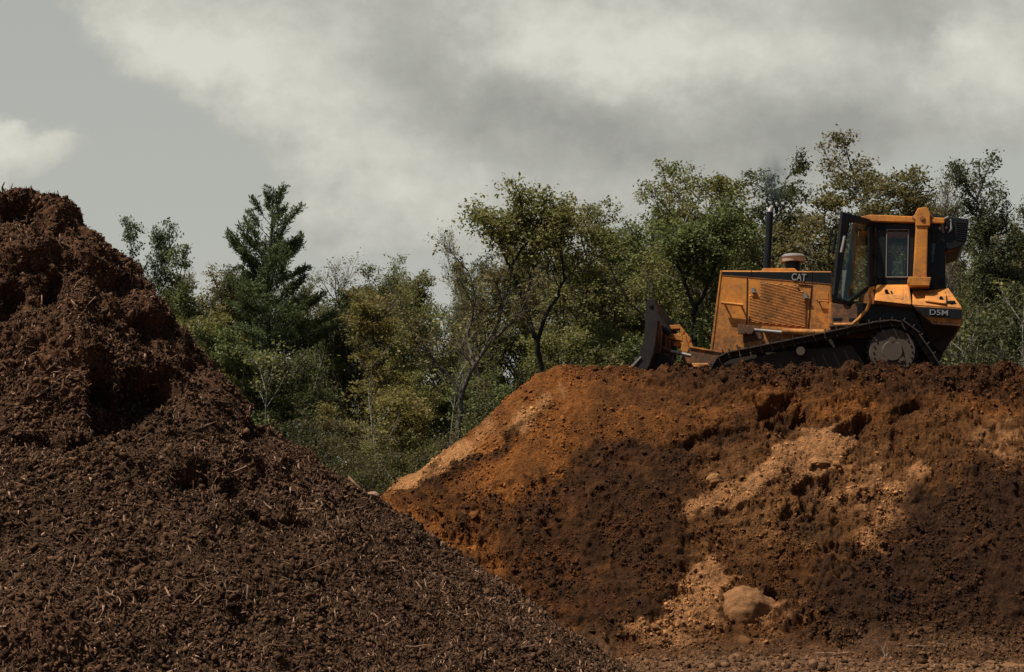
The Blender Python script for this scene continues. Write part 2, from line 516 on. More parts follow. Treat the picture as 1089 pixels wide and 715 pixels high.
tan = np.clip(.95 * blob(wx, wy, 745, 542, 34, 12, -25) + 1.0 * blob(wx, wy, 800, 513, 46, 14, -28) + .9 * blob(wx, wy, 860, 486, 50, 17, -25) + 1.0 * blob(wx, wy, 884, 466, 28, 18)
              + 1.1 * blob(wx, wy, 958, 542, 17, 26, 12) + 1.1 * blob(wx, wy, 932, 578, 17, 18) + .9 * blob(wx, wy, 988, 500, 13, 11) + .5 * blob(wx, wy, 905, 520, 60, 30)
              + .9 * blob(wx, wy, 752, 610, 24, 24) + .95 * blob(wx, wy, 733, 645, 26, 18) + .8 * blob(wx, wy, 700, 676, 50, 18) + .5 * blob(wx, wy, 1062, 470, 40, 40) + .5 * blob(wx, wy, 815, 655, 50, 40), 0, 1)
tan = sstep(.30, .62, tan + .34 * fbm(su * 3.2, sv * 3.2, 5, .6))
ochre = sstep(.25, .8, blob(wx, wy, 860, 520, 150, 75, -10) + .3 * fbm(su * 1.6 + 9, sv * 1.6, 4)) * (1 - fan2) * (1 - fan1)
streak_n = fbm((gx * .6 + gy * .2) * 6.0, (zb * .7 - gx * .6) * 0.8, 5, .55)
streak = np.clip(1.0 * blob(PX, PY, 560, 446, 60, 11, -40) + .95 * blob(PX, PY, 490, 478, 75, 15, -38) + .8 * blob(PX, PY, 440, 510, 40, 10, -35), 0, 1)
streak = sstep(.32, .9, streak + .75 * streak_n - .08)
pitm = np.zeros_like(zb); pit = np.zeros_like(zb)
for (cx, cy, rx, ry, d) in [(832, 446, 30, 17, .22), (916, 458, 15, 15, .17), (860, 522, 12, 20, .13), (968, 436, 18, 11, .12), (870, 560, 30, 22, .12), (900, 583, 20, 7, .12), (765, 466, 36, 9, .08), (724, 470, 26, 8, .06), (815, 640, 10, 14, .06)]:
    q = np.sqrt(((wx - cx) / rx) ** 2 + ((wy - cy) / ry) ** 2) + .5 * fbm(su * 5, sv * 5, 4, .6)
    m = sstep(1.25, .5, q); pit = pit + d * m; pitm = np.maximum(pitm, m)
c1, id1 = cells(su * 5 + .5 * fbm(su * 3, sv * 3, 3), sv * 5 + .5 * fbm(su * 3 + 7, sv * 3, 3), 1.0)
c2, id2 = cells(su * 11 + .4 * fbm(su * 8, sv * 8, 2), sv * 11, 1.0)
lump1 = .55 * sstep(-.1, .5, fbm(su * 5, sv * 5, 4, .6)) + .3 * np.clip(.5 - c1, 0, 1) * (id1 > .6)
grain = fbm(su * 8, sv * 8, 3, .6)
crack = sstep(.07, .0, np.abs(fbm(su * 2.2 + 3, sv * 2.2, 4, .6)))
craggy = np.clip(sstep(680, 780, PX) * (1 - .8 * fan1) * (1 - .8 * fan2) + .25 * crest, 0, 1) * sstep(0, .5, zb)
block = (.055 * (id1 - .5) + .028 * (id2 - .5)) * sstep(.62, .40, c1 * .6 + .0 * c2 + .1)
disp = (.10 * fbm(gx * .8, gy * .8, 3) * face
        + .12 * fan1 * sstep(470, 560, PY) + .14 * fan2 * sstep(520, 600, PY)
        + craggy * (.11 * fbm(su * 1.5, sv * 1.5 + 3, 5, .52) + .75 * block - .05 * crack) * (1 - .45 * tan)
        + .05 * tan * craggy
        + .085 * lump1 * np.clip(fan1 * .9 + fan2 * 1.1 + .7 * crest + .15, 0, 1.2) * sstep(-.05, .3, zb)
        + .026 * grain * (1 - .6 * streak) * (1 - .6 * tan)
        + .03 * streak_n * sstep(760, 600, PX) * (1 - .5 * fan1) * face - pit)
disp += sstep(3.6, 4.0, zb) * (.10 * fbm(gx * 1.7, gy * 1.7, 3) + .06 * lump1)
disp *= sstep(30, 27, gy)
nb = normals_of(mxs, mys, smooth3(zb, 6))
zm = zb + disp / np.maximum(nb[..., 2], .55)
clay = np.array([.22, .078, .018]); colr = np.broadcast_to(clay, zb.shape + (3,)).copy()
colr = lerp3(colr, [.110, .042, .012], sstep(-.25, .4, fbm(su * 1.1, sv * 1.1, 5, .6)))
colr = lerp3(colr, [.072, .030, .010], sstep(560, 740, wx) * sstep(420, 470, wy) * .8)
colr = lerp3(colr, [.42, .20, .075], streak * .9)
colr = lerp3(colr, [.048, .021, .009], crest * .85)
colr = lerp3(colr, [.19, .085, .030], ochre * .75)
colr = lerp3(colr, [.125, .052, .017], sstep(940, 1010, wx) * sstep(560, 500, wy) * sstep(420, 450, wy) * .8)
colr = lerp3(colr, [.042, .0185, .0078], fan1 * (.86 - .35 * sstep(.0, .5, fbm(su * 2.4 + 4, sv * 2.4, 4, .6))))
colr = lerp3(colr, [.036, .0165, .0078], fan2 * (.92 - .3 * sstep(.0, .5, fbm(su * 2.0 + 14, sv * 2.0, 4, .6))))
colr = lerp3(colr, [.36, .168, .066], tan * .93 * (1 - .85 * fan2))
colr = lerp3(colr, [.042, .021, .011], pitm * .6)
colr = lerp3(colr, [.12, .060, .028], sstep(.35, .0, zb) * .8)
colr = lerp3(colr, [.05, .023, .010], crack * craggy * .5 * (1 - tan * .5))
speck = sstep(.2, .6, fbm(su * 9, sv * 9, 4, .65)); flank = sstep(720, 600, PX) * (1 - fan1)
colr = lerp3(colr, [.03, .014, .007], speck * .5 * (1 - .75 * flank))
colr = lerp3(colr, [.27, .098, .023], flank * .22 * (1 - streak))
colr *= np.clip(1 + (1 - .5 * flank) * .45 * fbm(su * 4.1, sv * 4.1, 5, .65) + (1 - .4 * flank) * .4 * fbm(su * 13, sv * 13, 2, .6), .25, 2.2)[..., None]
colr = np.clip(colr, .006, .6)
ox = gx + nb[..., 0] * disp; oy = gy + nb[..., 1] * disp; zm3 = zb + nb[..., 2] * disp
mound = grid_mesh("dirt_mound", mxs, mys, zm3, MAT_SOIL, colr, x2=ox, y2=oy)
tag(mound, "tall flat-topped mound of orange brown earth carrying the tracked machine", "dirt mound")
MOUND = Field(mxs, mys, zm)
MV = np.stack([ox, oy, zm3], -1).reshape(-1, 3); MN = normals_of(mxs, mys, smooth3(zm, 2)).reshape(-1, 3); MC = colr.reshape(-1, 3); MUV = np.stack([PX, PY], -1).reshape(-1, 2)

# ---- mulch pile: a ridge whose end slope runs down to the right
PC = np.array((-4.62, 14.9))
OUT_R = [0, .4, .7, 1.04, 1.6, 2.1, 2.7, 3.28, 3.87, 4.63, 5.3, 5.75, 6.6, 8.5]
OUT_Z = [4.67, 4.62, 4.36, 4.03, 3.47, 2.77, 2.24, 1.87, 1.48, .97, .50, .24, -.02, -.4]


def pile_r(x, y):
    dx, dy = x - PC[0], y - PC[1]
    t = np.clip((dx * -.93 + dy * .36), 0, 6)
    return np.hypot(dx + .93 * t, dy - .36 * t)


def pile_base(x, y):
    r = pile_r(x, y)
    r = r + .10 * fbm(x * .7, y * .7, 3)
    return np.interp(r, OUT_R, OUT_Z)


pxs = axis([(-13, -7, .12), (-7, 2.6, .0175), (2.6, 4, .1)])
pys = axis([(7, 8.6, .06), (8.6, 15.6, .0175), (15.6, 24, .14)])
hx, hy = np.meshgrid(pxs, pys)
hz = pile_base(hx, hy)
QX, QY = proj(hx, hy, hz)
vx = QX + 20 * fbm(hx * 1.6, hy * 1.6, 4); vy = QY + 16 * fbm(hx * 1.6 + 30, hy * 1.6, 4)
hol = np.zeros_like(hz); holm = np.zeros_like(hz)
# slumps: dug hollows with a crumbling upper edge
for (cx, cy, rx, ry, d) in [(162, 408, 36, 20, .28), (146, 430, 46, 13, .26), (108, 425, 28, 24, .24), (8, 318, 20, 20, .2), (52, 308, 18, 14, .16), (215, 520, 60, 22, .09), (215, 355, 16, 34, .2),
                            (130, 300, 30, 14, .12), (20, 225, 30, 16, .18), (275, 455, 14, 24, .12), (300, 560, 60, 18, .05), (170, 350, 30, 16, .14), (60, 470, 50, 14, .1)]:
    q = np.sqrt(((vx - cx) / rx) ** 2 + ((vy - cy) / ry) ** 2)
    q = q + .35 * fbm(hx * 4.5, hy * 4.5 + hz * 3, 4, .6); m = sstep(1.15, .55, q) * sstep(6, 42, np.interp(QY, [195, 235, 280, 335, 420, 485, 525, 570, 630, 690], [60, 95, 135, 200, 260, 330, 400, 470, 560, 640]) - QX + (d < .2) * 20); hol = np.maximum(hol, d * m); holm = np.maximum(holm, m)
# overhanging lumps above the hollows
knob = .09 * blob(vx, vy, 105, 372, 40, 14, 15) + .16 * blob(vx, vy, 35, 275, 60, 10) + .12 * blob(vx, vy, 230, 490, 70, 12) + .28 * blob(QX, QY, 20, 690, 80, 60)
k1, i1 = cells(hx * 3.2 + .4 * fbm(hx * 4, hy * 4, 2), hy * 3.2 + .4 * fbm(hx * 4 + 9, hy * 4, 2))
k2, i2 = cells(hx * 8.0, hy * 8.0 + hz * 2)
k3, i3 = cells(hx * 19, hy * 19 + hz * 5)
lumps = .09 * fbm(hx * 2.6, hy * 2.6 + hz, 5, .62) + .06 * np.clip(.5 - k2, 0, 1) * (i2 > .6)
up = sstep(.3, 3.2, hz)
fresh = sstep(.2, -.2, fbm(hx * .9 + 3, hy * .9, 3) + .6 * blob(QX, QY, 60, 470, 130, 90))          # finer, smoother patches
pd = (lumps * (.55 + .65 * up) * (.45 + .55 * fresh) + .10 * billow(hx * 1.5, hy * 1.5, 3) * up + .05 * fbm(hx * 3.5, hy * 3.5, 3)
      + .022 * fbm(hx * 14, hy * 14 + hz * 4, 4, .6) + .015 * billow(hx * 26, hy * 26 + hz * 8, 2) - hol + knob)
pd = pd * sstep(-.35, .1, hz); pn = normals_of(pxs, pys, smooth3(hz, 10)); zp = hz + pd / np.maximum(pn[..., 2], .6)
pc = np.broadcast_to(np.array([.080, .043, .0225]), hz.shape + (3,)).copy()
redd = sstep(520, 380, QY + .25 * QX) * .7
pc = lerp3(pc, [.135, .060, .030], np.clip(redd + .3 * fbm(hx * 1.3, hy * 1.3, 3), 0, 1))
pc = lerp3(pc, [.046, .027, .015], sstep(.0, .5, fbm(hx * .8 + 9, hy * .8, 4)) * .8)
pc = lerp3(pc, [.16, .075, .040], np.clip(1.2 * blob(vx, vy, 30, 670, 80, 40) + .8 * blob(vx, vy, 560, 680, 130, 40, 20), 0, 1) * .7)
pc = lerp3(pc, [.035, .019, .013], holm * .55)  # shadow in the hollows painted into the colour
pc *= (1 + .45 * fbm(hx * 7, hy * 7 + 2 * hz, 4))[..., None]
pc = np.clip(pc, .008, .4)
bx = hx + pn[..., 0] * pd + .03 * fbm(hx * 5 + 50, hy * 5 + hz * 2, 3); by = hy + pn[..., 1] * pd; zp3 = hz + pn[..., 2] * pd
pile = grid_mesh("mulch_pile", pxs, pys, zp3, MAT_MULCH, pc, x2=bx, y2=by)
tag(pile, "huge dark brown heap of shredded bark mulch sloping down in front of the orange mound", "mulch pile")
PILE = Field(pxs, pys, zp)
PV = np.stack([bx, by, zp3], -1).reshape(-1, 3); PN = normals_of(pxs, pys, smooth3(zp, 2)).reshape(-1, 3); PUV = np.stack([QX, QY], -1).reshape(-1, 2)

# ---- the ground: one sheet out to the horizon, finely worked in front of the mound
gxs = axis([(-2600, -200, 300), (-200, -40, 20), (-40, -3, 2), (-3, 9.5, .04), (9.5, 40, 2), (40, 200, 20), (200, 2600, 300)])
gys = axis([(-600, -20, 100), (-20, 16, 2), (16, 22.5, .04), (22.5, 60, 2.5), (60, 200, 10), (200, 4000, 400)])
qx, qy = np.meshgrid(gxs, gys)
nearm = sstep(60, 25, np.hypot(qx, qy - 15))
rut = .035 * np.sin((qy - 17.2) * 9 + .6 * perlin(qx * .3, qy * .3)) * sstep(.1, .5, perlin(qx * .25 + 8, qy * .9) + .3)
c3, i4 = cells(qx * 7, qy * 7)
gz = (.05 * fbm(qx * .5, qy * .8, 4) + rut * .7 + .022 * np.sqrt(np.clip(.45 - c3, 0, 1)) * (i4 > .4) + .012 * fbm(qx * 11, qy * 11, 3)) * nearm
gz = gz + sstep(30, 60, np.hypot(qx, qy)) * .35 * fbm(qx * .05, qy * .05, 3) * sstep(800, 200, np.hypot(qx, qy))
gc = np.broadcast_to(np.array([.105, .052, .025]), gz.shape + (3,)).copy()
gc = lerp3(gc, [.18, .092, .043], sstep(-.1, .5, fbm(qx * .45, qy * 1.4, 4)))
gc = lerp3(gc, [.05, .026, .016], sstep(.15, .6, fbm(qx * .6 + 7, qy * 2.6, 4)))
gc = lerp3(gc, [.035, .04, .016], sstep(36, 48, np.hypot(qx, qy)))
gc *= (1 + .3 * fbm(qx * 4, qy * 4, 3))[..., None]
ground = grid_mesh("ground", gxs, gys, gz, MAT_GROUND, np.clip(gc, .008, .5))
tag(ground, "flat bare brown ground at the foot of the heaps", kind="structure")
GROUND = Field(gxs, gys, gz)


def surf(x, y):
    return np.maximum(np.maximum(MOUND(x, y), np.where((x > -13) & (x < 4) & (y > 7) & (y < 24), PILE(x, y), -9)), GROUND(x, y))


# ------------------------------------------------------------------ scattered pieces
def ico(sub, seed, rough=.25, flat=(1, 1, .75)):
    bm = bmesh.new(); bmesh.ops.create_icosphere(bm, subdivisions=sub, radius=1.0)
    rg = np.random.default_rng(seed)
    v = np.array([q.co[:] for q in bm.verts]); f = np.array([[q.index for q in p.verts] for p in bm.faces]); bm.free()
    for _ in range(9 if sub > 1 else 5):             # broken faces, as crumbled earth has
        n_ = rg.normal(0, 1, 3); n_ /= np.linalg.norm(n_); d_ = v @ n_
        v = v - np.outer(np.clip(d_ - rg.uniform(.30, .75), 0, 2), n_)
    v *= (1 + rg.normal(0, rough, (len(v), 1))) * np.array(flat) * rg.uniform(.7, 1.4, 3)
    return v, f


def chip(seed):
    rg = np.random.default_rng(seed)
    L = 1.0; a = rg.uniform(.12, .3); b = rg.uniform(.06, .14)
    v = np.array([(x * L * rg.uniform(.7, 1.1), y * a * rg.uniform(.4, 1.2), z * b * rg.uniform(.4, 1.2) + .12 * (abs(x) - .5) * rg.uniform(-1, 1)) for z in (-1, 1) for x, y in ((-1, -1), (0, -1.2), (1, -1), (1, 1), (0, 1.2), (-1, 1))])
    f4 = [(0, 1, 7, 6), (1, 2, 8, 7), (2, 3, 9, 8), (3, 4, 10, 9), (4, 5, 11, 10), (5, 0, 6, 11), (0, 5, 4, 1), (1, 4, 3, 2), (6, 7, 10, 11), (7, 8, 9, 10)]
    return v, np.array(f4)


def scatter(name, pos, size, tmpl, mat, cols, lay=1.0, flip=None, normals=None, stretch=None, rng=RNG):
    """many pieces in one mesh; returns the object"""
    n = len(pos); which = rng.integers(0, len(tmpl), n)
    V = []; Fc = {}; C = []; base = 0
    for t, (tv, tf) in enumerate(tmpl):
        id_ = np.nonzero(which == t)[0]
        if not len(id_): continue
        m = len(id_)
        # random rotation, laid towards the surface
        az = rng.uniform(0, 2 * np.pi, m)
        q = rng.normal(0, 1, (m, 3)) * (1 - lay * .75)
        nn = (normals[id_] if normals is not None else np.tile([0, 0, 1.], (m, 1))) + q
        nn /= np.linalg.norm(nn, axis=1, keepdims=True)
        ref = np.stack([np.cos(az), np.sin(az), 0 * az], 1)
        u = np.cross(nn, ref); u /= np.linalg.norm(u, axis=1, keepdims=True); w_ = np.cross(nn, u)
        s = size[id_][:, None, None]
        st = stretch[id_] if stretch is not None else np.ones((m, 3))
        vv = tv[None, :, :] * st[:, None, :]
        P = pos[id_][:, None, :] + s * (vv[..., 0:1] * u[:, None, :] + vv[..., 1:2] * w_[:, None, :] + vv[..., 2:3] * nn[:, None, :])
        V.append(P.reshape(-1, 3)); C.append(np.repeat(cols[id_], len(tv), axis=0))
        k = tf.shape[1]
        ff = (tf[None] + base + (np.arange(m) * len(tv))[:, None, None]).reshape(-1, k)
        Fc.setdefault(k, []).append(ff); base += m * len(tv)
    return np_mesh(name, np.concatenate(V), [np.concatenate(v) for v in Fc.values()], mat, col=np.concatenate(C))


def nrm(fld, x, y, e=.05):
    dx = (fld(x + e, y) - fld(x - e, y)) / (2 * e); dy = (fld(x, y + e) - fld(x, y - e)) / (2 * e)
    n = np.stack([-dx, -dy, np.ones_like(dx)], 1); return n / np.linalg.norm(n, axis=1, keepdims=True)


def sample(fld, n, x0, x1, y0, y1, dens, zmin=-.02):
    X_ = RNG.uniform(x0, x1, n); Y_ = RNG.uniform(y0, y1, n)
    Z_ = fld(X_, Y_); u, v = proj(X_, Y_, Z_)
    k = (RNG.uniform(0, 1, n) < dens(X_, Y_, Z_, u, v)) & (Z_ > GROUND(X_, Y_) + zmin)
    return X_[k], Y_[k], Z_[k], u[k], v[k]


CL1 = [ico(1, s, .16) for s in range(5)]
CL2 = [ico(2, s + 20, .10) for s in range(5)]
CHIPS = [chip(s) for s in range(8)]
inpic = lambda u, v: ((u > -40) & (u < 1130) & (v > 120) & (v < 760)).astype(float)


def pick(V, N, UV, n, dens, area=None):
    """random places on a worked surface"""
    ok = (UV[:, 0] > -40) & (UV[:, 0] < 1130) & (UV[:, 1] > 120) & (UV[:, 1] < 760) & (V[:, 2] > -.02)
    id0 = np.nonzero(ok)[0]; id_ = id0[RNG.integers(0, len(id0), n)]
    k = RNG.uniform(0, 1, n) < dens(V[id_, 0], V[id_, 1], V[id_, 2], UV[id_, 0], UV[id_, 1]); id_ = id_[k]
    t1 = np.cross(N[id_], [1.0, .3, 0]); t1 /= np.linalg.norm(t1, axis=1, keepdims=True); t2 = np.cross(N[id_], t1)
    P = V[id_] + t1 * RNG.uniform(-.012, .012, (len(id_), 1)) + t2 * RNG.uniform(-.012, .012, (len(id_), 1))
    return id_, P, N[id_]


# crumbs and bark pieces over the mulch pile
mv = lambda X_, Y_, Z_: fbm(X_ * 1.1, Y_ * 1.1 + Z_, 4)
id_, P, N_ = pick(PV, PN, PUV, 165000, lambda X_, Y_, Z_, u, v: (.55 + .45 * sstep(-.2, .3, mv(X_, Y_, Z_))) * sstep(1.0, 1.6, Y_ - 7.6))
sz = .005 + .013 * RNG.uniform(0, 1, len(P)) ** 3 + .022 * RNG.uniform(0, 1, len(P)) ** 16
big = (1 + .35 * mv(P[:, 0] + 5, P[:, 1], P[:, 2]))[:, None]
tone = np.array([.077, .0405, .021]) * RNG.uniform(.2, 1.7, (len(P), 1)) * big
o = scatter("mulch_crumbs", P + N_ * sz[:, None] * .3, sz, CL1, MAT_CLOD, np.clip(tone, .006, .4), lay=.6, normals=N_)
tag(o, "loose dark crumbs covering the mulch heap", kind="stuff")
id_, P, N_ = pick(PV, PN, PUV, 150000, lambda X_, Y_, Z_, u, v: np.clip(.30 + .5 * sstep(-.2, .35, fbm(X_ * .9 + 20, Y_ * .9 + Z_ * .6, 4)) + .2 * sstep(300, 620, u + v * .3), 0, 1))
sz = .008 + .017 * RNG.uniform(0, 1, len(P)) ** 3 + .024 * RNG.uniform(0, 1, len(P)) ** 22
br = RNG.uniform(0, 1, (len(P), 1)) ** 6
tone = (np.array([.081, .042, .0222]) * RNG.uniform(.25, 1.7, (len(P), 1)) * (1 - br) + np.array([.44, .27, .175]) * br) * (1 + .35 * mv(P[:, 0] + 5, P[:, 1], P[:, 2]))[:, None]
st = np.stack([RNG.uniform(.6, 2.4, len(P)), RNG.uniform(.5, 1.4, len(P)), RNG.uniform(.6, 1.4, len(P))], 1)
o = scatter("bark_chips", P + N_ * sz[:, None] * .15, sz, CHIPS, MAT_CLOD, np.clip(tone, .006, .5), lay=.5, normals=N_, stretch=st)
tag(o, "shredded bark chips covering the mulch heap", kind="stuff")
# thin fibres and rootlets, most of them bent
FIB = []
for s_ in range(6):
    rg = np.random.default_rng(300 + s_); n_ = 5; bend = rg.uniform(.05, .4)
    cx_ = np.linspace(-1, 1, n_); cy_ = bend * (1 - cx_ ** 2) + rg.normal(0, .03, n_); cz_ = rg.normal(.04, .06, n_)
    v_ = np.concatenate([np.stack([cx_, cy_ + .035 * math.cos(a_), cz_ + .035 * math.sin(a_)], 1) for a_ in (0, 2.1, 4.2)])
    f_ = [(i, i + 1, ((q + 1) % 3) * n_ + i + 1, ((q + 1) % 3) * n_ + i) if q == 0 else (q * n_ + i, q * n_ + i + 1, ((q + 1) % 3) * n_ + i + 1, ((q + 1) % 3) * n_ + i) for q in range(3) for i in range(n_ - 1)]
    FIB.append((v_, np.array(f_)))
id_, P, N_ = pick(PV, PN, PUV, 9000, lambda X_, Y_, Z_, u, v: np.clip(.15 + .8 * sstep(-.1, .4, fbm(X_ * .8 + 60, Y_ * .8 + Z_ * .5, 3)), 0, 1))
sz = .025 + .07 * RNG.uniform(0, 1, len(P)) ** 4; br = RNG.uniform(0, 1, (len(P), 1)) ** 2
o = scatter("bark_fibres", P + N_ * .012, sz, FIB, MAT_CLOD, np.array([.07, .038, .021]) * (1 - br) + np.array([.30, .19, .115]) * br, lay=.75, normals=N_)
tag(o, "thin bark fibres and rootlets strewn over the mulch heap", kind="stuff")


# clods over the dirt mound and the ground before it
def mdens(X_, Y_, Z_, u, v):
    f1 = 1.25 * blob(u, v, 630, 585, 110, 95, 25) + .7 * blob(u, v, 520, 560, 120, 40, 20) + .9 * blob(u, v, 515, 480, 95, 13, -32)
    f2 = 1.2 * blob(u, v, 1000, 620, 160, 80) + .9 * blob(u, v, 880, 650, 90, 60)
    cr_ = .8 * sstep(425, 400, v) * sstep(560, 700, u)
    return np.clip((.22 * (1 - .7 * blob(u, v, 840, 510, 120, 50, -25)) + f1 + f2 + cr_ + .35 * sstep(720, 800, u) * sstep(430, 560, v)) * sstep(-.35, .35, fbm(X_ * 1.5, Z_ * 1.5, 4)), 0, 1)


id_, P, N_ = pick(MV, MN, MUV, 190000, mdens)
sz = .006 + .014 * RNG.uniform(0, 1, len(P)) ** 3 + .03 * RNG.uniform(0, 1, len(P)) ** 14
tone = MC[id_] * RNG.uniform(.4, 1.5, (len(P), 1))
o = scatter("soil_crumbs", P + N_ * sz[:, None] * .1, sz, CL1, MAT_CLOD, np.clip(tone, .006, .5), lay=.6, normals=N_)
tag(o, "loose crumbs of soil on the face of the dirt mound", kind="stuff")
id_, P, N_ = pick(MV, MN, MUV, 9000, lambda X_, Y_, Z_, u, v: np.clip((.05 + 1.0 * sstep(414, 396, v) * sstep(600, 700, u) + .25 * sstep(720, 800, u) * sstep(430, 500, v) + .6 * blob(u, v, 610, 590, 120, 100) + .6 * blob(u, v, 1000, 610, 120, 90) + .8 * blob(u, v, 700, 672, 110, 26)) * sstep(-.3, .4, fbm(X_ * 1.2 + 8, Z_ * 1.2, 4)), 0, 1))
sz = .018 + .04 * RNG.uniform(0, 1, len(P)) ** 3 + .06 * RNG.uniform(0, 1, len(P)) ** 18
tone = MC[id_] * RNG.uniform(.6, 1.3, (len(P), 1))
o = scatter("soil_clods", P - N_ * sz[:, None] * .1, sz, CL2, MAT_CLOD, np.clip(tone, .006, .5), lay=.4, normals=N_)
tag(o, "broken clods of earth on the dirt mound", kind="stuff")
gdens = lambda X_, Y_, Z_, u, v: inpic(u, v) * sstep(560, 640, u + .2 * (v - 690)) * .8
x, y, z, u, v = sample(GROUND, 26000, -.5, 8, 16.3, 20.6, gdens, zmin=-1)
sz = .007 + .017 * RNG.uniform(0, 1, len(x)) ** 3 + .05 * RNG.uniform(0, 1, len(x)) ** 18
tone = np.array([.13, .068, .034]) * RNG.uniform(.25, 1.6, (len(x), 1))
o = scatter("ground_crumbs", np.stack([x, y, z + sz * .25], 1), sz, CL1, MAT_CLOD, np.clip(tone, .01, .5), lay=.6)
tag(o, "stony crumbs on the bare ground", kind="stuff")


# ---- single rocks, boulders and sticks one can point at
def on_face(px, py, fld, y0, y1):
    ys_ = np.linspace(y0, y1, 700); k, m = slope(px, py)
    h = fld(k * ys_, ys_) - (CAMZ + m * ys_)
    j = int(np.argmax(h > 0)); return np.array((k * ys_[j], ys_[j], CAMZ + m * ys_[j]))


def rock(name, p, dims, col, label, cat, seed, rz=0.0):
    bm = bmesh.new(); bmesh.ops.create_icosphere(bm, subdivisions=5, radius=1.0)
    v_ = np.array([q.co[:] for q in bm.verts]); f_ = np.array([[q.index for q in t.verts] for t in bm.faces]); bm.free()
    rg = np.random.default_rng(seed)
    for _ in range(9):                               # broken facets
        n_ = rg.normal(0, 1, 3); n_ /= np.linalg.norm(n_); d_ = v_ @ n_; lim = rg.uniform(.62, .88)
        v_ = v_ - np.outer(np.clip(d_ - lim, 0, 1) * .9, n_)
    v_ *= (1 + .13 * fbm(v_[:, 0] * 2.2 + seed, v_[:, 1] * 2.2 + v_[:, 2] * 2, 4) + .04 * fbm(v_[:, 0] * 9 + seed, v_[:, 1] * 11 + v_[:, 2] * 9, 3))[:, None]
    v_ *= np.array(dims) / 2
    c_ = np.array(col) * (1 + .3 * fbm(v_[:, 0] * 9, v_[:, 1] * 9 + v_[:, 2] * 8, 5, .7) + .35 * fbm(v_[:, 0] * 3, v_[:, 1] * 3 + v_[:, 2] * 3, 3))[:, None]
    o = np_mesh(name, v_, f_, MAT_CLOD, smooth=True, col=np.clip(c_, .01, .6)); o.location = p; o.rotation_euler = (R(8), 0, rz)
    return tag(o, label, cat)


p = on_face(800, 654, MOUND, 18, 24); rock("boulder", p + (0, .27, -.03), (.86, .7, .90), (.20, .098, .042), "big rounded boulder crusted with pale soil at the foot of the dirt mound", "boulder", 3)
p = on_face(760, 514, MOUND, 18, 25); rock("rock", p + (0, .06, 0), (.28, .26, .28), (.19, .092, .036), "small tan rock sticking out halfway up the dirt mound", "rock", 8, .5)
p = on_face(872, 492, MOUND, 18, 25); rock("clay_slab", p + (0, .08, 0), (.34, .3, .16), (.24, .115, .045), "flat pale slab of clay high on the dirt mound face", "clay lump", 14, .3)
p = on_face(352, 529, PILE, 9, 16); rock("stone", np.array((*at(397, 531, 14.7)[:2], float(PILE(np.array([at(397, 531, 14.7)[0]]), np.array([14.7]))[0]) + .03)), (.13, .1, .08), (.28, .17, .11), "pale rounded stone on the far edge of the mulch heap", "stone", 5)


MAT_STICK = soil_material("dry_wood", bump=.3, scale=18, attr=True, var=.3)


def stick(p, L, r, rz, tilt, col, label, group=None, bend=.12, seed=0, name="stick"):
    rg = np.random.default_rng(seed); n_ = 7
    pts = [(L * (i / (n_ - 1) - .5), bend * L * math.sin(math.pi * i / (n_ - 1)) * rg.uniform(.6, 1.2), rg.normal(0, .012 * L)) for i in range(n_)]
    mb = MB(); mb.tube(pts, [r * (1 - .5 * i / (n_ - 1)) for i in range(n_)], 6)
    if L > .22:
        q = Vector(pts[4]); mb.tube([q, q + Vector((.12 * L, -.1 * L, .05 * L)), q + Vector((.2 * L, -.22 * L, .05 * L))], [r * .6, r * .45, r * .25], 5)
    o = mb.build(name, MAT_STICK, smooth=True)
    a = o.data.attributes.new("soil", "FLOAT_COLOR", "POINT"); a.data.foreach_set("color", np.tile([*col, 1.0], len(o.data.vertices)).astype(np.float32))
    o.location = p; o.rotation_euler = (0, tilt, rz)
    return tag(o, label, "stick", group)


rs = np.random.default_rng(21)
spots = [(318, 655), (90, 575), (180, 440), (345, 520), (300, 690), (410, 600), (70, 455), (250, 505), (455, 612), (150, 470), (345, 575), (30, 520), (480, 655), (225, 580), (520, 640), (120, 640),
         (400, 660), (285, 540), (60, 400), (195, 620), (330, 610), (440, 690), (255, 655), (560, 690), (20, 440), (140, 540), (370, 545), (500, 600), (110, 335), (185, 385), (235, 430), (300, 500), (155, 330), (580, 660), (95, 690), (25, 600)]
for i, (sx, sy) in enumerate(spots):
    p = on_face(sx, sy, PILE, 8.5, 16) + (0, -.02, .02)
    br = rs.uniform(0, 1) ** 2
    stick(p, rs.uniform(.12, .34), rs.uniform(.0035, .008), rs.uniform(0, 6.28), rs.uniform(-.5, .5), (.13 + .18 * br, .075 + .12 * br, .045 + .085 * br),
          "thin dry stick lying on the mulch heap", "sticks lying on the mulch heap", bend=rs.uniform(.02, .3), seed=i)
p = at(5, 190, 14.9)
mb = MB(); mb.tube([(0, 0, -.15), (.01, 0, .03), (-.02, 0, .08), (.0, 0, .13)], [.013, .012, .008, .004], 6); mb.tube([(.01, 0, .03), (.06, .01, .06), (.07, .02, .12)], [.009, .007, .003], 6)
mb.tube([(.06, .01, .06), (.11, .0, .07)], [.006, .003], 5)
o = mb.build("stick", MAT_STICK, smooth=True); o.data.attributes.new("soil", "FLOAT_COLOR", "POINT").data.foreach_set("color", np.tile([.05, .03, .02, 1.0], len(o.data.vertices)).astype(np.float32))
o.location = (p[0], p[1], float(PILE(np.array([p[0]]), np.array([p[1]]))[0]) + .06)
tag(o, "dark forked stick poking up against the sky on top of the mulch heap", "stick")
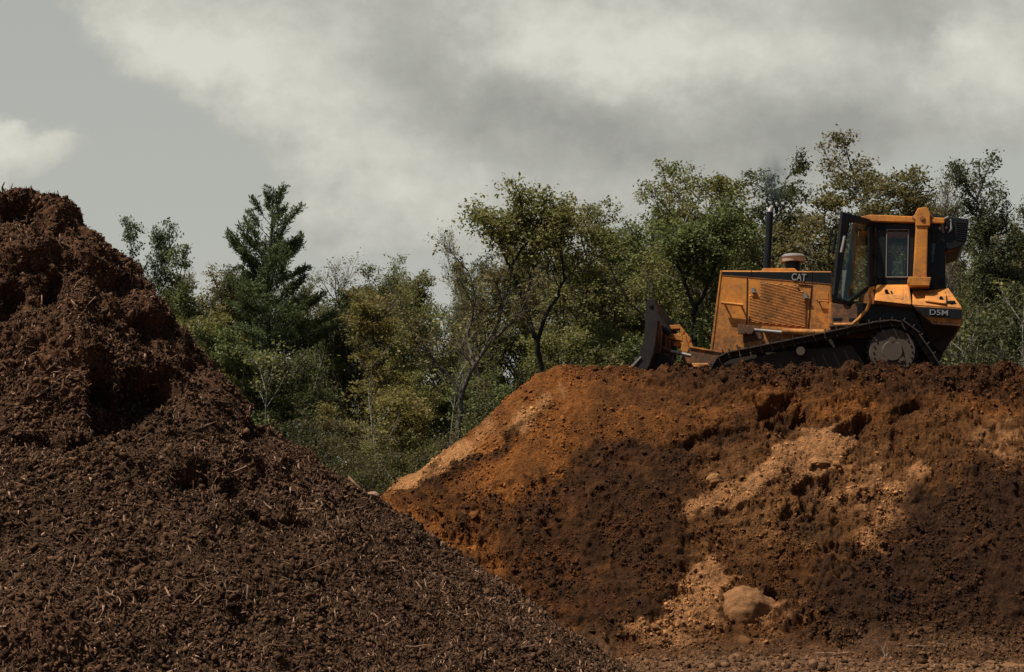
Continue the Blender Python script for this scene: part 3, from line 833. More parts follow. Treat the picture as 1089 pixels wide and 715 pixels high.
# pale twigs on the bare ground
for i, (sx, sy, L, rz, lab) in enumerate([(905, 697, .9, .05, "long pale twig lying flat at the foot of the dirt mound"), (985, 690, .55, .35, "grey bent twig lying beside the forked white sprig")]):
    q = on_face(sx, sy, surf, 17, 23); y_ = q[1]; k_ = slope(sx, sy)[0]
    stick((k_ * y_, y_, float(surf(np.array([k_ * y_]), np.array([y_]))[0]) + .03), L, .009, rz, 0, (.30, .20, .13), lab, bend=.05, seed=70 + i, name="twig")
y_ = on_face(940, 704, surf, 17, 23)[1]; k_ = slope(940, 702)[0]
mb = MB(); mb.tube([(0, 0, -.04), (.01, 0, .08), (-.03, 0, .2)], [.008, .007, .003], 5); mb.tube([(.01, 0, .05), (.06, .02, .1), (.05, .02, .17)], [.006, .005, .002], 5); mb.tube([(-.01, 0, .13), (.03, 0, .22)], [.004, .002], 5)
o = mb.build("sprig", MAT_STICK, smooth=True); o.data.attributes.new("soil", "FLOAT_COLOR", "POINT").data.foreach_set("color", np.tile([.36, .29, .22, 1.0], len(o.data.vertices)).astype(np.float32))
o.location = (k_ * y_, y_, float(surf(np.array([k_ * y_]), np.array([y_]))[0])); tag(o, "small forked whitish sprig standing upright at the foot of the dirt mound", "twig")
# ------------------------------------------------------------------ the bulldozer
TH = R(11.5)
OY = 25.75; OX = float(slope(880, 400)[0] * OY); OZ = 3.50
DOZ = empty("bulldozer", (OX, OY, OZ), -TH)
tag(DOZ, "orange crawler bulldozer with its cab door open, standing on top of the dirt mound", "bulldozer")
CT, ST = math.cos(TH), math.sin(TH)


def L(px, py, b):
    """photo point at depth b across the machine -> machine coordinates (along, across, up)"""
    k, m = slope(px, py)
    a = (k * (OY + b * CT) - OX - b * ST) / (CT + k * ST)
    Yw = OY - a * ST + b * CT
    return Vector((a, b, CAMZ + m * Yw - OZ))


def zA(x, y, b): return L(640 + x / 2.5929, 190 + y / 2.5913, b)          # overall crop
def z6(x, y, b): return L(755 + x / 5.957, 275 + y / 5.957, b)            # engine side crop
def z5(x, y, b): return L(655 + x / 7.525, 310 + y / 7.525, b)            # blade crop
def z4(x, y, b): return L(930 + x / 6.5, 290 + y / 6.5, b)                # tank crop
def z2(x, y, b): return L(860 + x / 3.574, 200 + y / 3.575, b)            # cab crop


W = 2.42                      # width over the tracks
def back(P, b): return [Vector((p.x, b, p.z)) for p in P]
def mirror(P): return [Vector((p.x, W - p.y, p.z)) for p in P]


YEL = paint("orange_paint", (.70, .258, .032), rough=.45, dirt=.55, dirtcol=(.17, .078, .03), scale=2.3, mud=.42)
YELD = paint("grimy_shaded_orange", (.36, .13, .03), rough=.6, dirt=.8, dirtcol=(.09, .05, .03), scale=2.5, mud=.6)  # darker orange for dirty parts, also paints the shade on the cab wall
SHADED = paint("shaded_underbody", (.022, .015, .010), rough=.75, dirt=.7, dirtcol=(.04, .026, .016), scale=3)  # near-black base paints in the shade under the hull, dirt mottled over it
BLK = paint("black_paint", (.006, .008, .009), rough=.35, dirt=.15, dirtcol=(.04, .03, .022), scale=3, spec=.25)
TRK = paint("track_steel", (.016, .015, .014), rough=.55, dirt=.75, dirtcol=(.045, .028, .018), metallic=.0, scale=5)
STEEL = paint("worn_steel", (.010, .010, .011), rough=.5, dirt=.35, dirtcol=(.045, .028, .018), metallic=.0, scale=3, spec=.3)
BRIGHT = paint("polished_steel", (.45, .43, .40), rough=.38, dirt=.6, metallic=.8, scale=5)
HUB = paint("dusty_hub", (.055, .042, .03), rough=.85, dirt=.9, dirtcol=(.085, .06, .04), scale=4)
CREAM = paint("cream_paint", (.50, .40, .27), rough=.5, dirt=.3, scale=4)
WHITE = paint("white_letter", (.46, .45, .42), rough=.5, dirt=.7, scale=8)
DIM = paint("faded_letter", (.22, .23, .24), rough=.6, dirt=.1, scale=8)
SEATM = paint("seat_vinyl", (.025, .025, .027), rough=.6, dirt=.2, scale=5)
GREY = paint("grey_console", (.20, .19, .18), rough=.6, dirt=.3, scale=5)
GLASS = glass_material()


def slab(name, P, b2, mat, bevel=.012, parent=DOZ, smooth=False):
    return MB().prism(P, back(P, b2)).build(name, mat, parent, bevel, smooth)


# ---- engine housing
hb = .66
Pm = [z6(70, 74, hb), z6(772, 80, hb), z6(772, 470, hb), z6(500, 520, hb), z6(0, 600, hb), z6(2, 575, hb)]
Pm = [z6(70, 74, hb), z6(772, 80, hb), z6(772, 560, hb), z6(-2, 640, hb)]
hood = slab("engine_hood", Pm, W - hb, YEL, .03)
st = [z6(79, 84, hb - .006), z6(769, 88, hb - .006), z6(769, 160, hb - .006), z6(77, 103, hb - .006)]
slab("decal_stripe", st, hb + .01, BLK, 0)
MB().prism([z6(77, 103, hb - .007), z6(769, 160, hb - .007), z6(769, 166, hb - .007), z6(77, 107, hb - .007)], back([z6(77, 103, hb), z6(769, 160, hb), z6(769, 166, hb), z6(77, 107, hb)], hb + .01)).build("trim_strip", YELD, DOZ)
# seams between the side doors
mb = MB()
for x0, y0, x1, y1 in [(236, 122, 232, 420), (646, 165, 620, 455), (262, 78, 262, 116), (648, 84, 648, 150), (560, 165, 640, 172)]:
    a, c = z6(x0, y0, hb - .008), z6(x1, y1, hb - .008); MB().tube([a, c], .007, 4).build("panel_seam", BLK, DOZ)
pass


def text(name, s, P0, P1, h, mat, parent, b, thick=.006):
    cu = bpy.data.curves.new(name, "FONT"); cu.body = s; cu.extrude = thick; cu.size = 1.0; cu.offset = .006
    o = bpy.data.objects.new(name, cu); COL.objects.link(o); bpy.context.view_layer.update()
    wdt = max(o.dimensions.x, .01); hgt = .70
    d = P1 - P0; sx = d.length / wdt
    o.rotation_euler = (math.pi / 2, -math.atan2(d.z, d.x), 0)
    o.scale = (sx, h / hgt, 1)
    me = bpy.data.meshes.new_from_object(o.evaluated_get(bpy.context.evaluated_depsgraph_get()))
    q = bpy.data.objects.new(name, me); COL.objects.link(q); me.materials.clear(); me.materials.append(mat)
    q.rotation_euler = o.rotation_euler; q.scale = o.scale; bpy.data.objects.remove(o)
    q.location = (P0.x, b, P0.z); q.parent = parent
    return q


p0, p1 = z6(515, 138, hb), z6(606, 143, hb)
text("lettering", "CAT", p0, p1, (z6(515, 94, hb) - p0).z, WHITE, DOZ, hb - .012)

# ---- louvred grille in the side door
gp = [(318, 152), (560, 174), (560, 205), (608, 212), (604, 436), (246, 402), (248, 238), (316, 236)]
slab("grille_recess", [z6(x, y, hb - .006) for x, y in gp], hb + .01, BLK, 0)
mb = MB()
from mathutils.geometry import intersect_line_line_2d
edges = [(Vector(gp[i]), Vector(gp[(i + 1) % len(gp)])) for i in range(len(gp))]


def clipped(y0, dydx, x0=200, x1=660):
    A, B = Vector((x0, y0)), Vector((x1, y0 + dydx * (x1 - x0))); xs = []
    for e in edges:
        q = intersect_line_line_2d(A, B, e[0], e[1])
        if q: xs.append(q)
    return sorted(xs, key=lambda t: t[0])


for i in range(40):
    xs = clipped(150 + i * 9.6, -.14)
    for q, r_ in zip(xs[::2], xs[1::2]):
        if (r_ - q).length > 6: mb.tube([z6(q[0], q[1], hb - .018), z6(r_[0], r_[1], hb - .018)], .0095, 4)
mb.build("grille_slats", YEL, DOZ)
# grab bar, latches, hinges
mb = MB(); hbz = hb - .10
mb.tube([z6(92, 284, hb), z6(92, 284, hbz)], .016, 8); mb.tube([z6(196, 294, hb), z6(196, 294, hbz)], .016, 8)
mb.tube([z6(72, 281, hbz), z6(212, 296, hbz)], .026, 10); mb.build("grab_bar", YEL, DOZ, smooth=True)
for x, y in ((275, 200), (606, 236)):
    mb = MB(); c = z6(x, y, hb - .02); mb.box(c, (.055, .05, .07)); mb.box(c + Vector((0, -.03, -.04)), (.11, .02, .018)); mb.build("door_latch", GREY, DOZ, .004)
mb = MB()
for x, y in ((168, 548), (250, 538), (338, 516), (430, 500), (75, 575)): MB().tube([z6(x, y, hb), z6(x, y, hb - .03)], .014, 8).build("bolt_head", BRIGHT, DOZ)
mb = MB(); c = z6(720, 270, hb - .03); mb.tube([z6(685, 270, hb - .05), z6(750, 272, hb - .05)], .014, 8); mb.tube([z6(688, 270, hb), z6(688, 270, hb - .05)], .012, 6); mb.tube([z6(748, 272, hb), z6(748, 272, hb - .05)], .012, 6)
mb.build("panel_handle", YEL, DOZ, smooth=True)
mb = MB(); mb.box(z6(712, 240, hb - .004), (.20, .012, .12)); mb.build("access_panel", YEL, DOZ, .005)
# front guard edge
mb = MB(); mb.prism([z6(66, 74, hb - .012), z6(76, 74, hb - .012), z6(8, 640, hb - .012), z6(-6, 640, hb - .012)], back([z6(66, 74, hb), z6(76, 74, hb), z6(8, 640, hb), z6(-6, 640, hb)], W - hb + .012)).build("radiator_guard", YEL, DOZ, .006)
# raised cover, pre-cleaner and exhaust
z7 = lambda x, y, b: L(790 + x / 4.767, 150 + y / 4.767, b)
P = [z7(90, 662, .85), z7(105, 645, .85), z7(262, 645, .85), z7(280, 662, .85)]
slab("hood_cover", P, W - .85, YEL, .012)
bc = W / 2
e0, e1 = z7(121, 662, 1.0), z7(138, 362, 1.0)
MB().tube([e0, e1], [.062, .060], 18).build("exhaust_stack", BLK, DOZ, smooth=True).name = "exhaust_stack"
stk = [o for o in DOZ.children if o.name.startswith("exhaust_stack")][0]
e2 = z7(141, 338, 1.0)
mb = MB(); d = (e2 - e1).normalized(); mb.tube([e1 - d * .02, e1 + d * .04, e2 + Vector((.012, 0, 0))], [.055, .052, .034], 16); mb.build("pipe_tip", BRIGHT, stk, smooth=True)
c0 = z7(253, 650, bc)
pc0 = MB().tube([c0 + Vector((0, 0, -.05)), c0 + Vector((0, 0, .02)), c0 + Vector((0, 0, .10)), c0 + Vector((0, 0, .115))], [.13, .13, .135, .20], 24).build("pre_cleaner", BLK, DOZ, smooth=True)
MB().tube([c0 + Vector((0, 0, .115)), c0 + Vector((0, 0, .19)), ], [.205, .215], 28).build("bowl_band", CREAM, pc0, smooth=True)
MB().tube([c0 + Vector((0, 0, .19)), c0 + Vector((0, 0, .205)), c0 + Vector((0, 0, .245)), c0 + Vector((0, 0, .262))], [.225, .222, .17, .05], 28).build("bowl_lid", GREY, pc0, smooth=True)

# ---- tracks
def chain_path(b):
    pts = [(296, 620), (296, 560), (302, 520), (318, 494), (345, 479), (480, 452), (640, 419), (755, 395), (800, 390), (838, 396), (868, 418), (905, 470), (938, 522), (958, 565), (960, 610), (945, 640)]
    return [zA(x, y, b) for x, y in pts]


def smooth_poly(P, step):
    # resample a closed outline in the (x,z) plane at even steps
    Q = [Vector((p.x, p.z)) for p in P]; Q.append(Q[0].copy())
    seg = [(Q[i + 1] - Q[i]).length for i in range(len(Q) - 1)]; tot = sum(seg); n = int(tot / step); out = []
    for i in range(n):
        d = tot * i / n; j = 0
        while d > seg[j]: d -= seg[j]; j += 1
        out.append((Q[j].lerp(Q[j + 1], d / seg[j]), (Q[j + 1] - Q[j]).normalized()))
    return out


def make_track(b0, b1):
    bm_ = (b0 + b1) / 2
    t = empty("track", (0, 0, 0)); t.parent = DOZ
    P = chain_path(0.0)
    zmin = .02
    P = [Vector((p.x, 0, max(p.z, zmin))) for p in P]
    # close along the ground
    mb = MB(); ml = MB()
    for c, d in smooth_poly(P, .171):
        ang = math.atan2(d.y, d.x); rot = Matrix.Rotation(-ang, 3, 'Y')
        nrm_ = Vector((-d.y, 0, d.x))                           # outwards (outline runs clockwise seen from the left side)
        cc = Vector((c.x, bm_, c.y))
        mb.box(cc, (.165, b1 - b0, .022), rot)
        mb.box(cc + nrm_ * .032 + rot @ Vector((-.06, 0, 0)), (.018, b1 - b0, .050), rot)
        for s in (-.09, .09): ml.box(cc - nrm_ * .045 + Vector((0, s, 0)), (.15, .035, .075), rot)
        for s in (-.17, .17): mb.tube([cc + nrm_ * .012 + Vector((0, s, 0)), cc + nrm_ * .03 + Vector((0, s, 0))], .016, 6)
    mb.build("track_shoes", TRK, t, .003, seg=1); ml.build("track_links", TRK, t)
    # roller frame
    fp = [zA(345, 510, 0), zA(480, 474, 0), zA(690, 455, 0), zA(760, 560, 0), zA(760, 610, 0), zA(370, 610, 0)]
    MB().prism(back(fp, b0 + .22), back(fp, b1 - .10)).build("track_frame", SHADED, t, .02)
    for k in range(6):
        c = zA(400 + k * 68, 0, 0); c.z = .17
        MB().tube([Vector((c.x, b0 + .17, c.z)), Vector((c.x, b1 - .05, c.z))], .11, 18).build("track_roller", TRK, t, smooth=True)
    mb = MB(); c = zA(548, 474, 0); mb.tube([Vector((c.x, b0 + .04, c.z)), Vector((c.x, b1 - .05, c.z))], .07, 18); o = mb.build("carrier_roller", HUB, t, smooth=True)
    mb = MB(); c = zA(352, 0, 0); c.z = .42
    mb.tube([Vector((c.x, bm_ - .07, c.z)), Vector((c.x, bm_ + .07, c.z))], .36, 32); mb.tube([Vector((c.x, b0 + .08, c.z)), Vector((c.x, b1 - .08, c.z))], .13, 20); mb.build("front_idler", TRK, t, smooth=True)
    mb = MB(); c = zA(905, 0, 0); c.z = .36
    mb.tube([Vector((c.x, bm_ - .07, c.z)), Vector((c.x, bm_ + .07, c.z))], .30, 32); mb.tube([Vector((c.x, b0 + .08, c.z)), Vector((c.x, b1 - .08, c.z))], .11, 20); mb.build("rear_idler", TRK, t, smooth=True)
    # sprocket with bolted hub
    c = zA(802, 474, 0); rs_ = .385
    mb = MB(); ring = []
    n = 26
    for i in range(2 * n):
        a = math.pi * i / n; rr = rs_ + (.035 if i % 2 == 0 else -.01)
        ring.append((c.x + rr * math.cos(a), c.z + rr * math.sin(a)))
    mb.prism([Vector((x, bm_ - .04, z)) for x, z in ring], [Vector((x, bm_ + .04, z)) for x, z in ring])
    sp_ = mb.build("sprocket", TRK, t)
    f = b0 + .09 if b0 < 1 else b1 - .09; s = -1 if b0 < 1 else 1
    mb = MB(); mb.tube([Vector((c.x, bm_, c.z)), Vector((c.x, f - s * .04, c.z)), Vector((c.x, f, c.z))], [.365, .365, .345], 40)
    hub = mb.build("hub_cover", HUB, t, smooth=True)
    mb = MB()
    for i in range(20):
        a = 2 * math.pi * i / 20; q = Vector((c.x + .30 * math.cos(a), f, c.z + .30 * math.sin(a))); mb.tube([q, q + Vector((0, s * .018, 0))], .016, 6)
    for q in ((-.11, -.14), (.13, -.14), (.0, .17)):
        q = Vector((c.x + q[0], f, c.z + q[1])); mb.tube([q, q + Vector((0, s * .02, 0))], [.062, .055], 16); mb.tube([q, q + Vector((0, s * .035, 0))], .03, 10)
    q = Vector((c.x, f, c.z)); mb.tube([q, q + Vector((0, s * .03, 0))], [.17, .15], 28)
    mb.build("hub_bolts", HUB, hub)
    return t


make_track(0.0, .52); make_track(W - .52, W)

# ---- hull between the tracks, rear case
P = [zA(320, 500, .58), zA(640, 420, .58), zA(760, 380, .58), zA(930, 410, .58), zA(960, 440, .58), zA(925, 520, .58), zA(900, 560, .58), zA(330, 560, .58)]
slab("main_case", P, W - .58, SHADED, .02)
# ---- fuel tank and fenders with sloping shoulders
Pt = [z4(14, 84, .50), z4(238, 80, .50), z4(262, 116, .46), z4(258, 226, .10), z4(0, 192, .10)]
Pt2 = [z4(-2, 205, .16), z4(256, 236, .16)]
def wide(name, P, mat, bevel): return MB().prism(P, mirror(P)).build(name, mat, DOZ, bevel)
fen = wide("fender_box", [z4(14, 84, .46), z4(240, 81, .46), z4(258, 222, .10), z4(-2, 192, .10)], YEL, .025)
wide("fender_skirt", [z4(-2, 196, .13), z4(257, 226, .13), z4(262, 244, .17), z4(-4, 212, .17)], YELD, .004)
tank = wide("fuel_tank", [z4(262, 122, .46), z4(360, 124, .46), z4(512, 106, .46), z4(608, 246, .10), z4(262, 222, .10)], YEL, .02)
tank2 = wide("tank_side", [z4(264, 226, .105), z4(607, 249, .105), z4(606, 358, .13), z4(388, 342, .13)], YEL, .012)
slab("decal_band", [z4(268, 236, .098), z4(604, 254, .098), z4(603, 318, .098), z4(352, 303, .098)], .13, BLK, 0, tank2)
p0, p1 = z4(376, 291, .1), z4(502, 297, .1)
text("lettering", "D5M", p0, p1, (z4(376, 254, .1) - p0).z, DIM, tank2, .091)
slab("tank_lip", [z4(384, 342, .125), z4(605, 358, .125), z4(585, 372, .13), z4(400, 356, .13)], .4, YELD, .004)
wide("tank_underside", [z4(300, 270, .22), z4(600, 330, .22), z4(560, 420, .5), z4(470, 560, .5), z4(380, 500, .5)], SHADED, .02)
wide("hull_flank", [z4(-120, 205, .30), z4(262, 240, .30), z4(300, 300, .30), z4(350, 420, .32), z4(-120, 330, .32)], BLK, .02)
for (x0, x1, y0, y1, y2, y3) in ((44, 198, 104, 100, 182, 166), (350, 496, 148, 146, 214, 196)):
    q = lambda x, y: z4(x, y, .46 + (.10 - .46) * ((y - 84) / 130.0) - .012)
    A = [q(x0, y0), q(x1, y1), q(x1, y2), q(x0, y3)]
    MB().prism(A, [v_ + Vector((0, .05, -.02)) for v_ in A]).build("tank_hatch", YEL, DOZ, .008)
for x, y, d0, r_ in ((82, 128, .30, .03), (116, 132, .30, .014), (460, 176, .20, .03)): MB().tube([z4(x, y, d0), z4(x, y, d0 - .05)], r_, 10).build("hatch_lock", BLK, DOZ, smooth=True)
mb = MB(); mb.box(z4(530, 208, .17), (.13, .03, .06)); mb.box(z4(530, 208, .155), (.04, .03, .03)); mb.build("warning_decal", BLK, DOZ, .004)

# ---- cab
cb0, cb1 = .48, W - .48
def post(mb, x0, y0, x1, y1, wd, b, dp=.09):
    a, c = zA(x0, y0, b), zA(x1, y1, b)
    A = [a + Vector((-wd / 2, 0, 0)), a + Vector((wd / 2, 0, 0)), c + Vector((wd / 2, 0, 0)), c + Vector((-wd / 2, 0, 0))]
    mb.prism(A, back(A, b + dp))


cabf = empty("cab", (0, 0, 0)); cabf.parent = DOZ
mb = MB()
# side frames: the far side is the same frame seen through the glass
def side(mb, b, dp):
    for x0, y0, x1, y1, wd in ((700, 122, 672, 345, .10), (770, 120, 768, 300, .17), (900, 118, 905, 300, .09), (934, 150, 936, 302, .14)):
        a, c = zA(x0, y0, cb0), zA(x1, y1, cb0)
        A = [a + Vector((-wd / 2, 0, 0)), a + Vector((wd / 2, 0, 0)), c + Vector((wd / 2, 0, 0)), c + Vector((-wd / 2, 0, 0))]
        mb.prism(back(A, b), back(A, b + dp))
    A = [zA(696, 116, cb0), zA(945, 118, cb0), zA(945, 148, cb0), zA(696, 142, cb0)]; mb.prism(back(A, b), back(A, b + dp))
    A = [zA(755, 272, cb0), zA(948, 274, cb0), zA(950, 304, cb0), zA(752, 304, cb0)]; mb.prism(back(A, b), back(A, b + dp))
    A = [zA(846, 140, cb0), zA(868, 140, cb0), zA(868, 280, cb0), zA(842, 280, cb0)]; mb.prism(back(A, b), back(A, b + dp))


side(mb, cb0, .08); side(mb, cb1 - .08, .08)
for (x, y, x2, y2) in ((696, 116, 700, 140), (936, 118, 948, 150), (938, 270, 948, 304), (666, 330, 672, 350)):
    A = [zA(x, y, cb0), zA(x2, y, cb0), zA(x2, y2, cb0), zA(x, y2, cb0)]; mb.prism(back(A, cb0 + .02), back(A, cb1 - .02))
A = [zA(900, 296, cb0), zA(948, 296, cb0), zA(948, 180, cb0), zA(922, 180, cb0)]; mb.prism(back(A, cb0 + .001), back(A, cb0 + .3)); mb.prism(back(A, cb1 - .3), back(A, cb1 - .001))
mb.build("cab_frame", BLK, cabf, .012)
def pane(pts, b, name="window", par=cabf): return slab(name, [zA(x, y, b) for x, y in pts], b + .012, GLASS, 0, par)
def pane_at(pts, b): A = [zA(x, y, cb0) for x, y in pts]; return MB().prism(back(A, b), back(A, b + .012)).build("window", GLASS, cabf)
w1 = [(786, 146), (846, 146), (844, 274), (784, 274)]; w2 = [(866, 146), (928, 150), (924, 274), (866, 274)]; w3 = [(702, 140), (762, 140), (760, 300), (684, 300)]
for b in (cb0 + .03, cb1 - .05):
    pane_at(w1, b); pane_at(w2, b)
pane_at(w3, cb1 - .05)
fr = MB()      # bright rubber frame round the side window
for q0, q1 in (((786, 141), (846, 141)), ((846, 141), (843, 272)), ((784, 272), (843, 272)), ((786, 141), (784, 272))): fr.tube([zA(*q0, cb0 - .006), zA(*q1, cb0 - .006)], .009, 6)
fr.build("window_frame", GREY, cabf)
a, c = zA(700, 126, cb0), zA(672, 340, cb0)
MB().prism([Vector((a.x, cb0 + .08, a.z)), Vector((a.x, cb1 - .08, a.z)), Vector((c.x, cb1 - .08, c.z)), Vector((c.x, cb0 + .08, c.z))],
           [Vector((a.x + .012, cb0 + .08, a.z)), Vector((a.x + .012, cb1 - .08, a.z)), Vector((c.x + .012, cb1 - .08, c.z)), Vector((c.x + .012, cb0 + .08, c.z))]).build("windshield", GLASS, cabf)
a, c = zA(940, 150, cb0), zA(942, 272, cb0)
MB().prism([Vector((a.x, cb0 + .3, a.z)), Vector((a.x, cb1 - .3, a.z)), Vector((c.x, cb1 - .3, c.z)), Vector((c.x, cb0 + .3, c.z))],
           [Vector((a.x + .012, cb0 + .3, a.z)), Vector((a.x + .012, cb1 - .3, a.z)), Vector((c.x + .012, cb1 - .3, c.z)), Vector((c.x + .012, cb0 + .3, c.z))]).build("rear_window", GLASS, cabf)
# roof
P = [zA(708, 106, cb0 - .08), zA(738, 99, cb0 - .08), zA(866, 104, cb0 - .08), zA(945, 108, cb0 - .08), zA(945, 124, cb0 - .08), zA(750, 118, cb0 - .08), zA(712, 116, cb0 - .08)]
MB().prism(P, mirror(P)).build("cab_roof", YEL, cabf, .015)
# lower cab wall, floor step
P = [zA(632, 342, cb0 + .03), zA(688, 352, cb0 + .03), zA(750, 300, cb0 + .03), zA(770, 304, cb0 + .03), zA(765, 440, cb0 + .03), zA(632, 440, cb0 + .03)]
MB().prism(P, mirror(P)).build("cab_wall", YELD, cabf, .012)  # orange panel in shade, the shade put into its darker colour
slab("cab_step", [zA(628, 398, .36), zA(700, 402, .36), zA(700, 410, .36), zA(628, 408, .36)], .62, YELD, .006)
slab("platform_edge", [zA(627, 342, hb - .14), zA(635, 342, hb - .14), zA(631, 418, hb - .14), zA(622, 418, hb - .14)], hb + .1, YEL, .008)
MB().box(zA(650, 388, .46), (.16, .06, .05)).build("step_bracket", BLK, DOZ, .01); MB().box(zA(690, 390, .46), (.10, .05, .06)).build("step_bracket", BLK, DOZ, .01)
# seat, console
mb = MB(); c = zA(700, 300, bc); mb.box(c + Vector((.30, 0, -.15)), (.5, .5, .14)); st_ = mb.build("seat", SEATM, cabf, .04)
mb = MB(); mb.box(c + Vector((.52, 0, .18)), (.14, .48, .62), Matrix.Rotation(R(8), 3, 'Y')); mb.build("seat_backrest", SEATM, cabf, .05)
mb = MB(); A = [zA(652, 340, 1.15), zA(690, 345, 1.15), zA(688, 252, 1.15), zA(668, 252, 1.15), zA(662, 290, 1.15)]; mb.prism(A, back(A, 1.75)); mb.build("console", SEATM, cabf, .02)
slab("console_panel", [zA(662, 336, 1.10), zA(676, 338, 1.10), zA(676, 254, 1.10), zA(664, 254, 1.10)], 1.14, GREY, .006, cabf)
mb = MB(); q = zA(672, 252, 1.3); mb.tube([q, q + Vector((.06, 0, .22))], .018, 8); mb.tube([q + Vector((.06, 0, .2)), q + Vector((.07, 0, .28))], .035, 10); mb.build("control_lever", BLK, cabf, smooth=True)
# open door, swung out about its rear edge
door = empty("cab_door", (0, 0, 0)); door.parent = DOZ
bh, bf = cb0 - .01, cb0 - .66
def dp_(x, y):
    t = (752 - x) / (752 - 650.0); return zA(x, y, bh + (bf - bh) * t)
out = [(664, 91), (754, 116), (752, 300), (738, 306), (712, 326), (678, 348), (644, 338), (640, 320)]
inn = [(684, 118), (740, 128), (738, 296), (730, 298), (706, 318), (680, 337), (650, 329), (652, 310)]
O = [dp_(*q) for q in out]; I = [dp_(*q) for q in inn]
nd_ = ((O[1] - O[0]).cross(O[6] - O[0])).normalized(); nd_ = nd_ if nd_.y > 0 else -nd_
mb = MB(); n = len(O); V = O + I + [p + nd_ * .05 for p in O] + [p + nd_ * .05 for p in I]; Fs = []
for i in range(n):
    j = (i + 1) % n
    Fs += [(i, j, n + j, n + i), (2 * n + i, 3 * n + i, 3 * n + j, 2 * n + j), (i, 2 * n + i, 2 * n + j, j), (n + i, n + j, 3 * n + j, 3 * n + i)]
mb.add(V, Fs).build("door_frame", BLK, door, .006)
MB().prism([p + nd_ * .02 for p in I], [p + nd_ * .032 for p in I]).build("door_glass", GLASS, door)
mb = MB()
for q0, q1 in (((666, 160), (656, 205)),): mb.tube([dp_(*q0) - nd_ * .03, dp_(*q1) - nd_ * .03], .022, 8)
mb.tube([dp_(664, 165), dp_(664, 165) - nd_ * .03], .015, 6); mb.tube([dp_(658, 200), dp_(658, 200) - nd_ * .03], .015, 6)
mb.build("door_handle", GREY, door, smooth=True)
for y in (140, 215, 285): MB().tube([zA(755, y - 7, bh), zA(755, y + 7, bh)], .028, 8).build("door_hinge", BLK, door)
# mirror and rail at the front corner of the cab
mb = MB(); mb.tube([zA(652, 128, .35), zA(640, 132, .30), zA(632, 150, .30), zA(624, 220, .30), zA(630, 234, .32), zA(652, 238, .42)], .014, 8); mb.build("mirror_bracket", BLK, DOZ, smooth=True)
mb = MB(); mb.box(zA(641, 180, .28), (.05, .14, .34), Matrix.Rotation(R(10), 3, 'Y')); mb.build("mirror", BLK, DOZ, .015)
# bent grab rail beside the door
mb = MB(); mb.tube([zA(752, 302, .34), zA(742, 304, .30), zA(737, 318, .28), zA(741, 338, .28), zA(731, 362, .28), zA(708, 388, .28), zA(690, 402, .30), zA(640, 403, .34)], .030, 10); mb.build("grab_rail", YEL, DOZ, smooth=True)

# ---- roll-over frame
def rops(b0, b1, name="roll_bar_post"):
    A = [zA(868, 100, .26), zA(900, 100, .26), zA(896, 280, .26), zA(858, 280, .26)]
    mb = MB(); mb.prism(back(A, b0), back(A, b1)); o = mb.build(name, YEL, DOZ, .02)
    A = [zA(864, 96, .26), zA(872, 82, .26), zA(896, 80, .26), zA(905, 95, .26), zA(905, 132, .26), zA(866, 132, .26)]
    MB().prism(back(A, b0 - .02), back(A, b1 + .02)).build("post_cap", YEL, o, .012)
    c = zA(884, 110, b0 - .03 if b0 < 1 else b1); mb = MB(); mb.tube([c, c + Vector((0, .03, 0))], .045, 12); mb.tube([c + Vector((0, -.012, 0)), c + Vector((0, .03, 0))], .028, 6); mb.build("post_bolt", YELD, o)
    A = [zA(845, 272, .26), zA(908, 274, .26), zA(906, 284, .26), zA(903, 298, .26), zA(850, 298, .26), zA(843, 286, .26)]
    MB().prism(back(A, b0 - .06), back(A, b1 + .1)).build("post_foot", YEL, o, .012)
    return o


rops(.24, .44); rops(W - .44, W - .24)
A = [zA(868, 96, .26), zA(898, 96, .26), zA(898, 118, .26), zA(868, 118, .26)]
MB().prism(back(A, .44), back(A, W - .44)).build("roll_bar_beam", YEL, DOZ, .015)
MB().tube([zA(862, 106, .32), zA(870, 112, .28)], .05, 10).build("roll_bar_pin", YELD, DOZ); MB().tube([zA(903, 100, .32), zA(912, 112, .34)], .035, 8).build("roll_bar_pin", YELD, DOZ)
# ---- black cooler box on the back of the cab roof
A = [zA(908, 98, .5), zA(1013, 111, .5), zA(1006, 172, .5), zA(992, 188, .5), zA(962, 197, .5), zA(946, 196, .5), zA(940, 178, .5), zA(908, 178, .5)]
cool = MB().prism(A, back(A, W - .5)).build("air_conditioner", BLK, DOZ, .02)
mb = MB(); mb.tube([zA(942, 150, .49), zA(938, 128, .44), zA(944, 112, .44), zA(956, 106, .46)], .022, 8); mb.tube([zA(962, 112, .48), zA(964, 140, .46), zA(955, 150, .48)], .016, 8); mb.build("hose", GREY, cool, smooth=True)
mb = MB(); mb.tube([zA(934, 137, .5), zA(934, 137, .46)], .03, 10); mb.tube([zA(950, 135, .5), zA(950, 135, .46)], .024, 10); mb.build("fitting", BRIGHT, cool, smooth=True)
mb = MB()
for i in range(9): mb.tube([zA(978, 120 + i * 6, .494), zA(1004, 123 + i * 6, .494)], .006, 4)
mb.build("vent_slats", BLK, cool)
A = [zA(952, 165, .55), zA(964, 165, .55), zA(964, 200, .55), zA(950, 200, .55)]; MB().prism(A, back(A, .75)).build("rear_bracket", YELD, DOZ, .008)

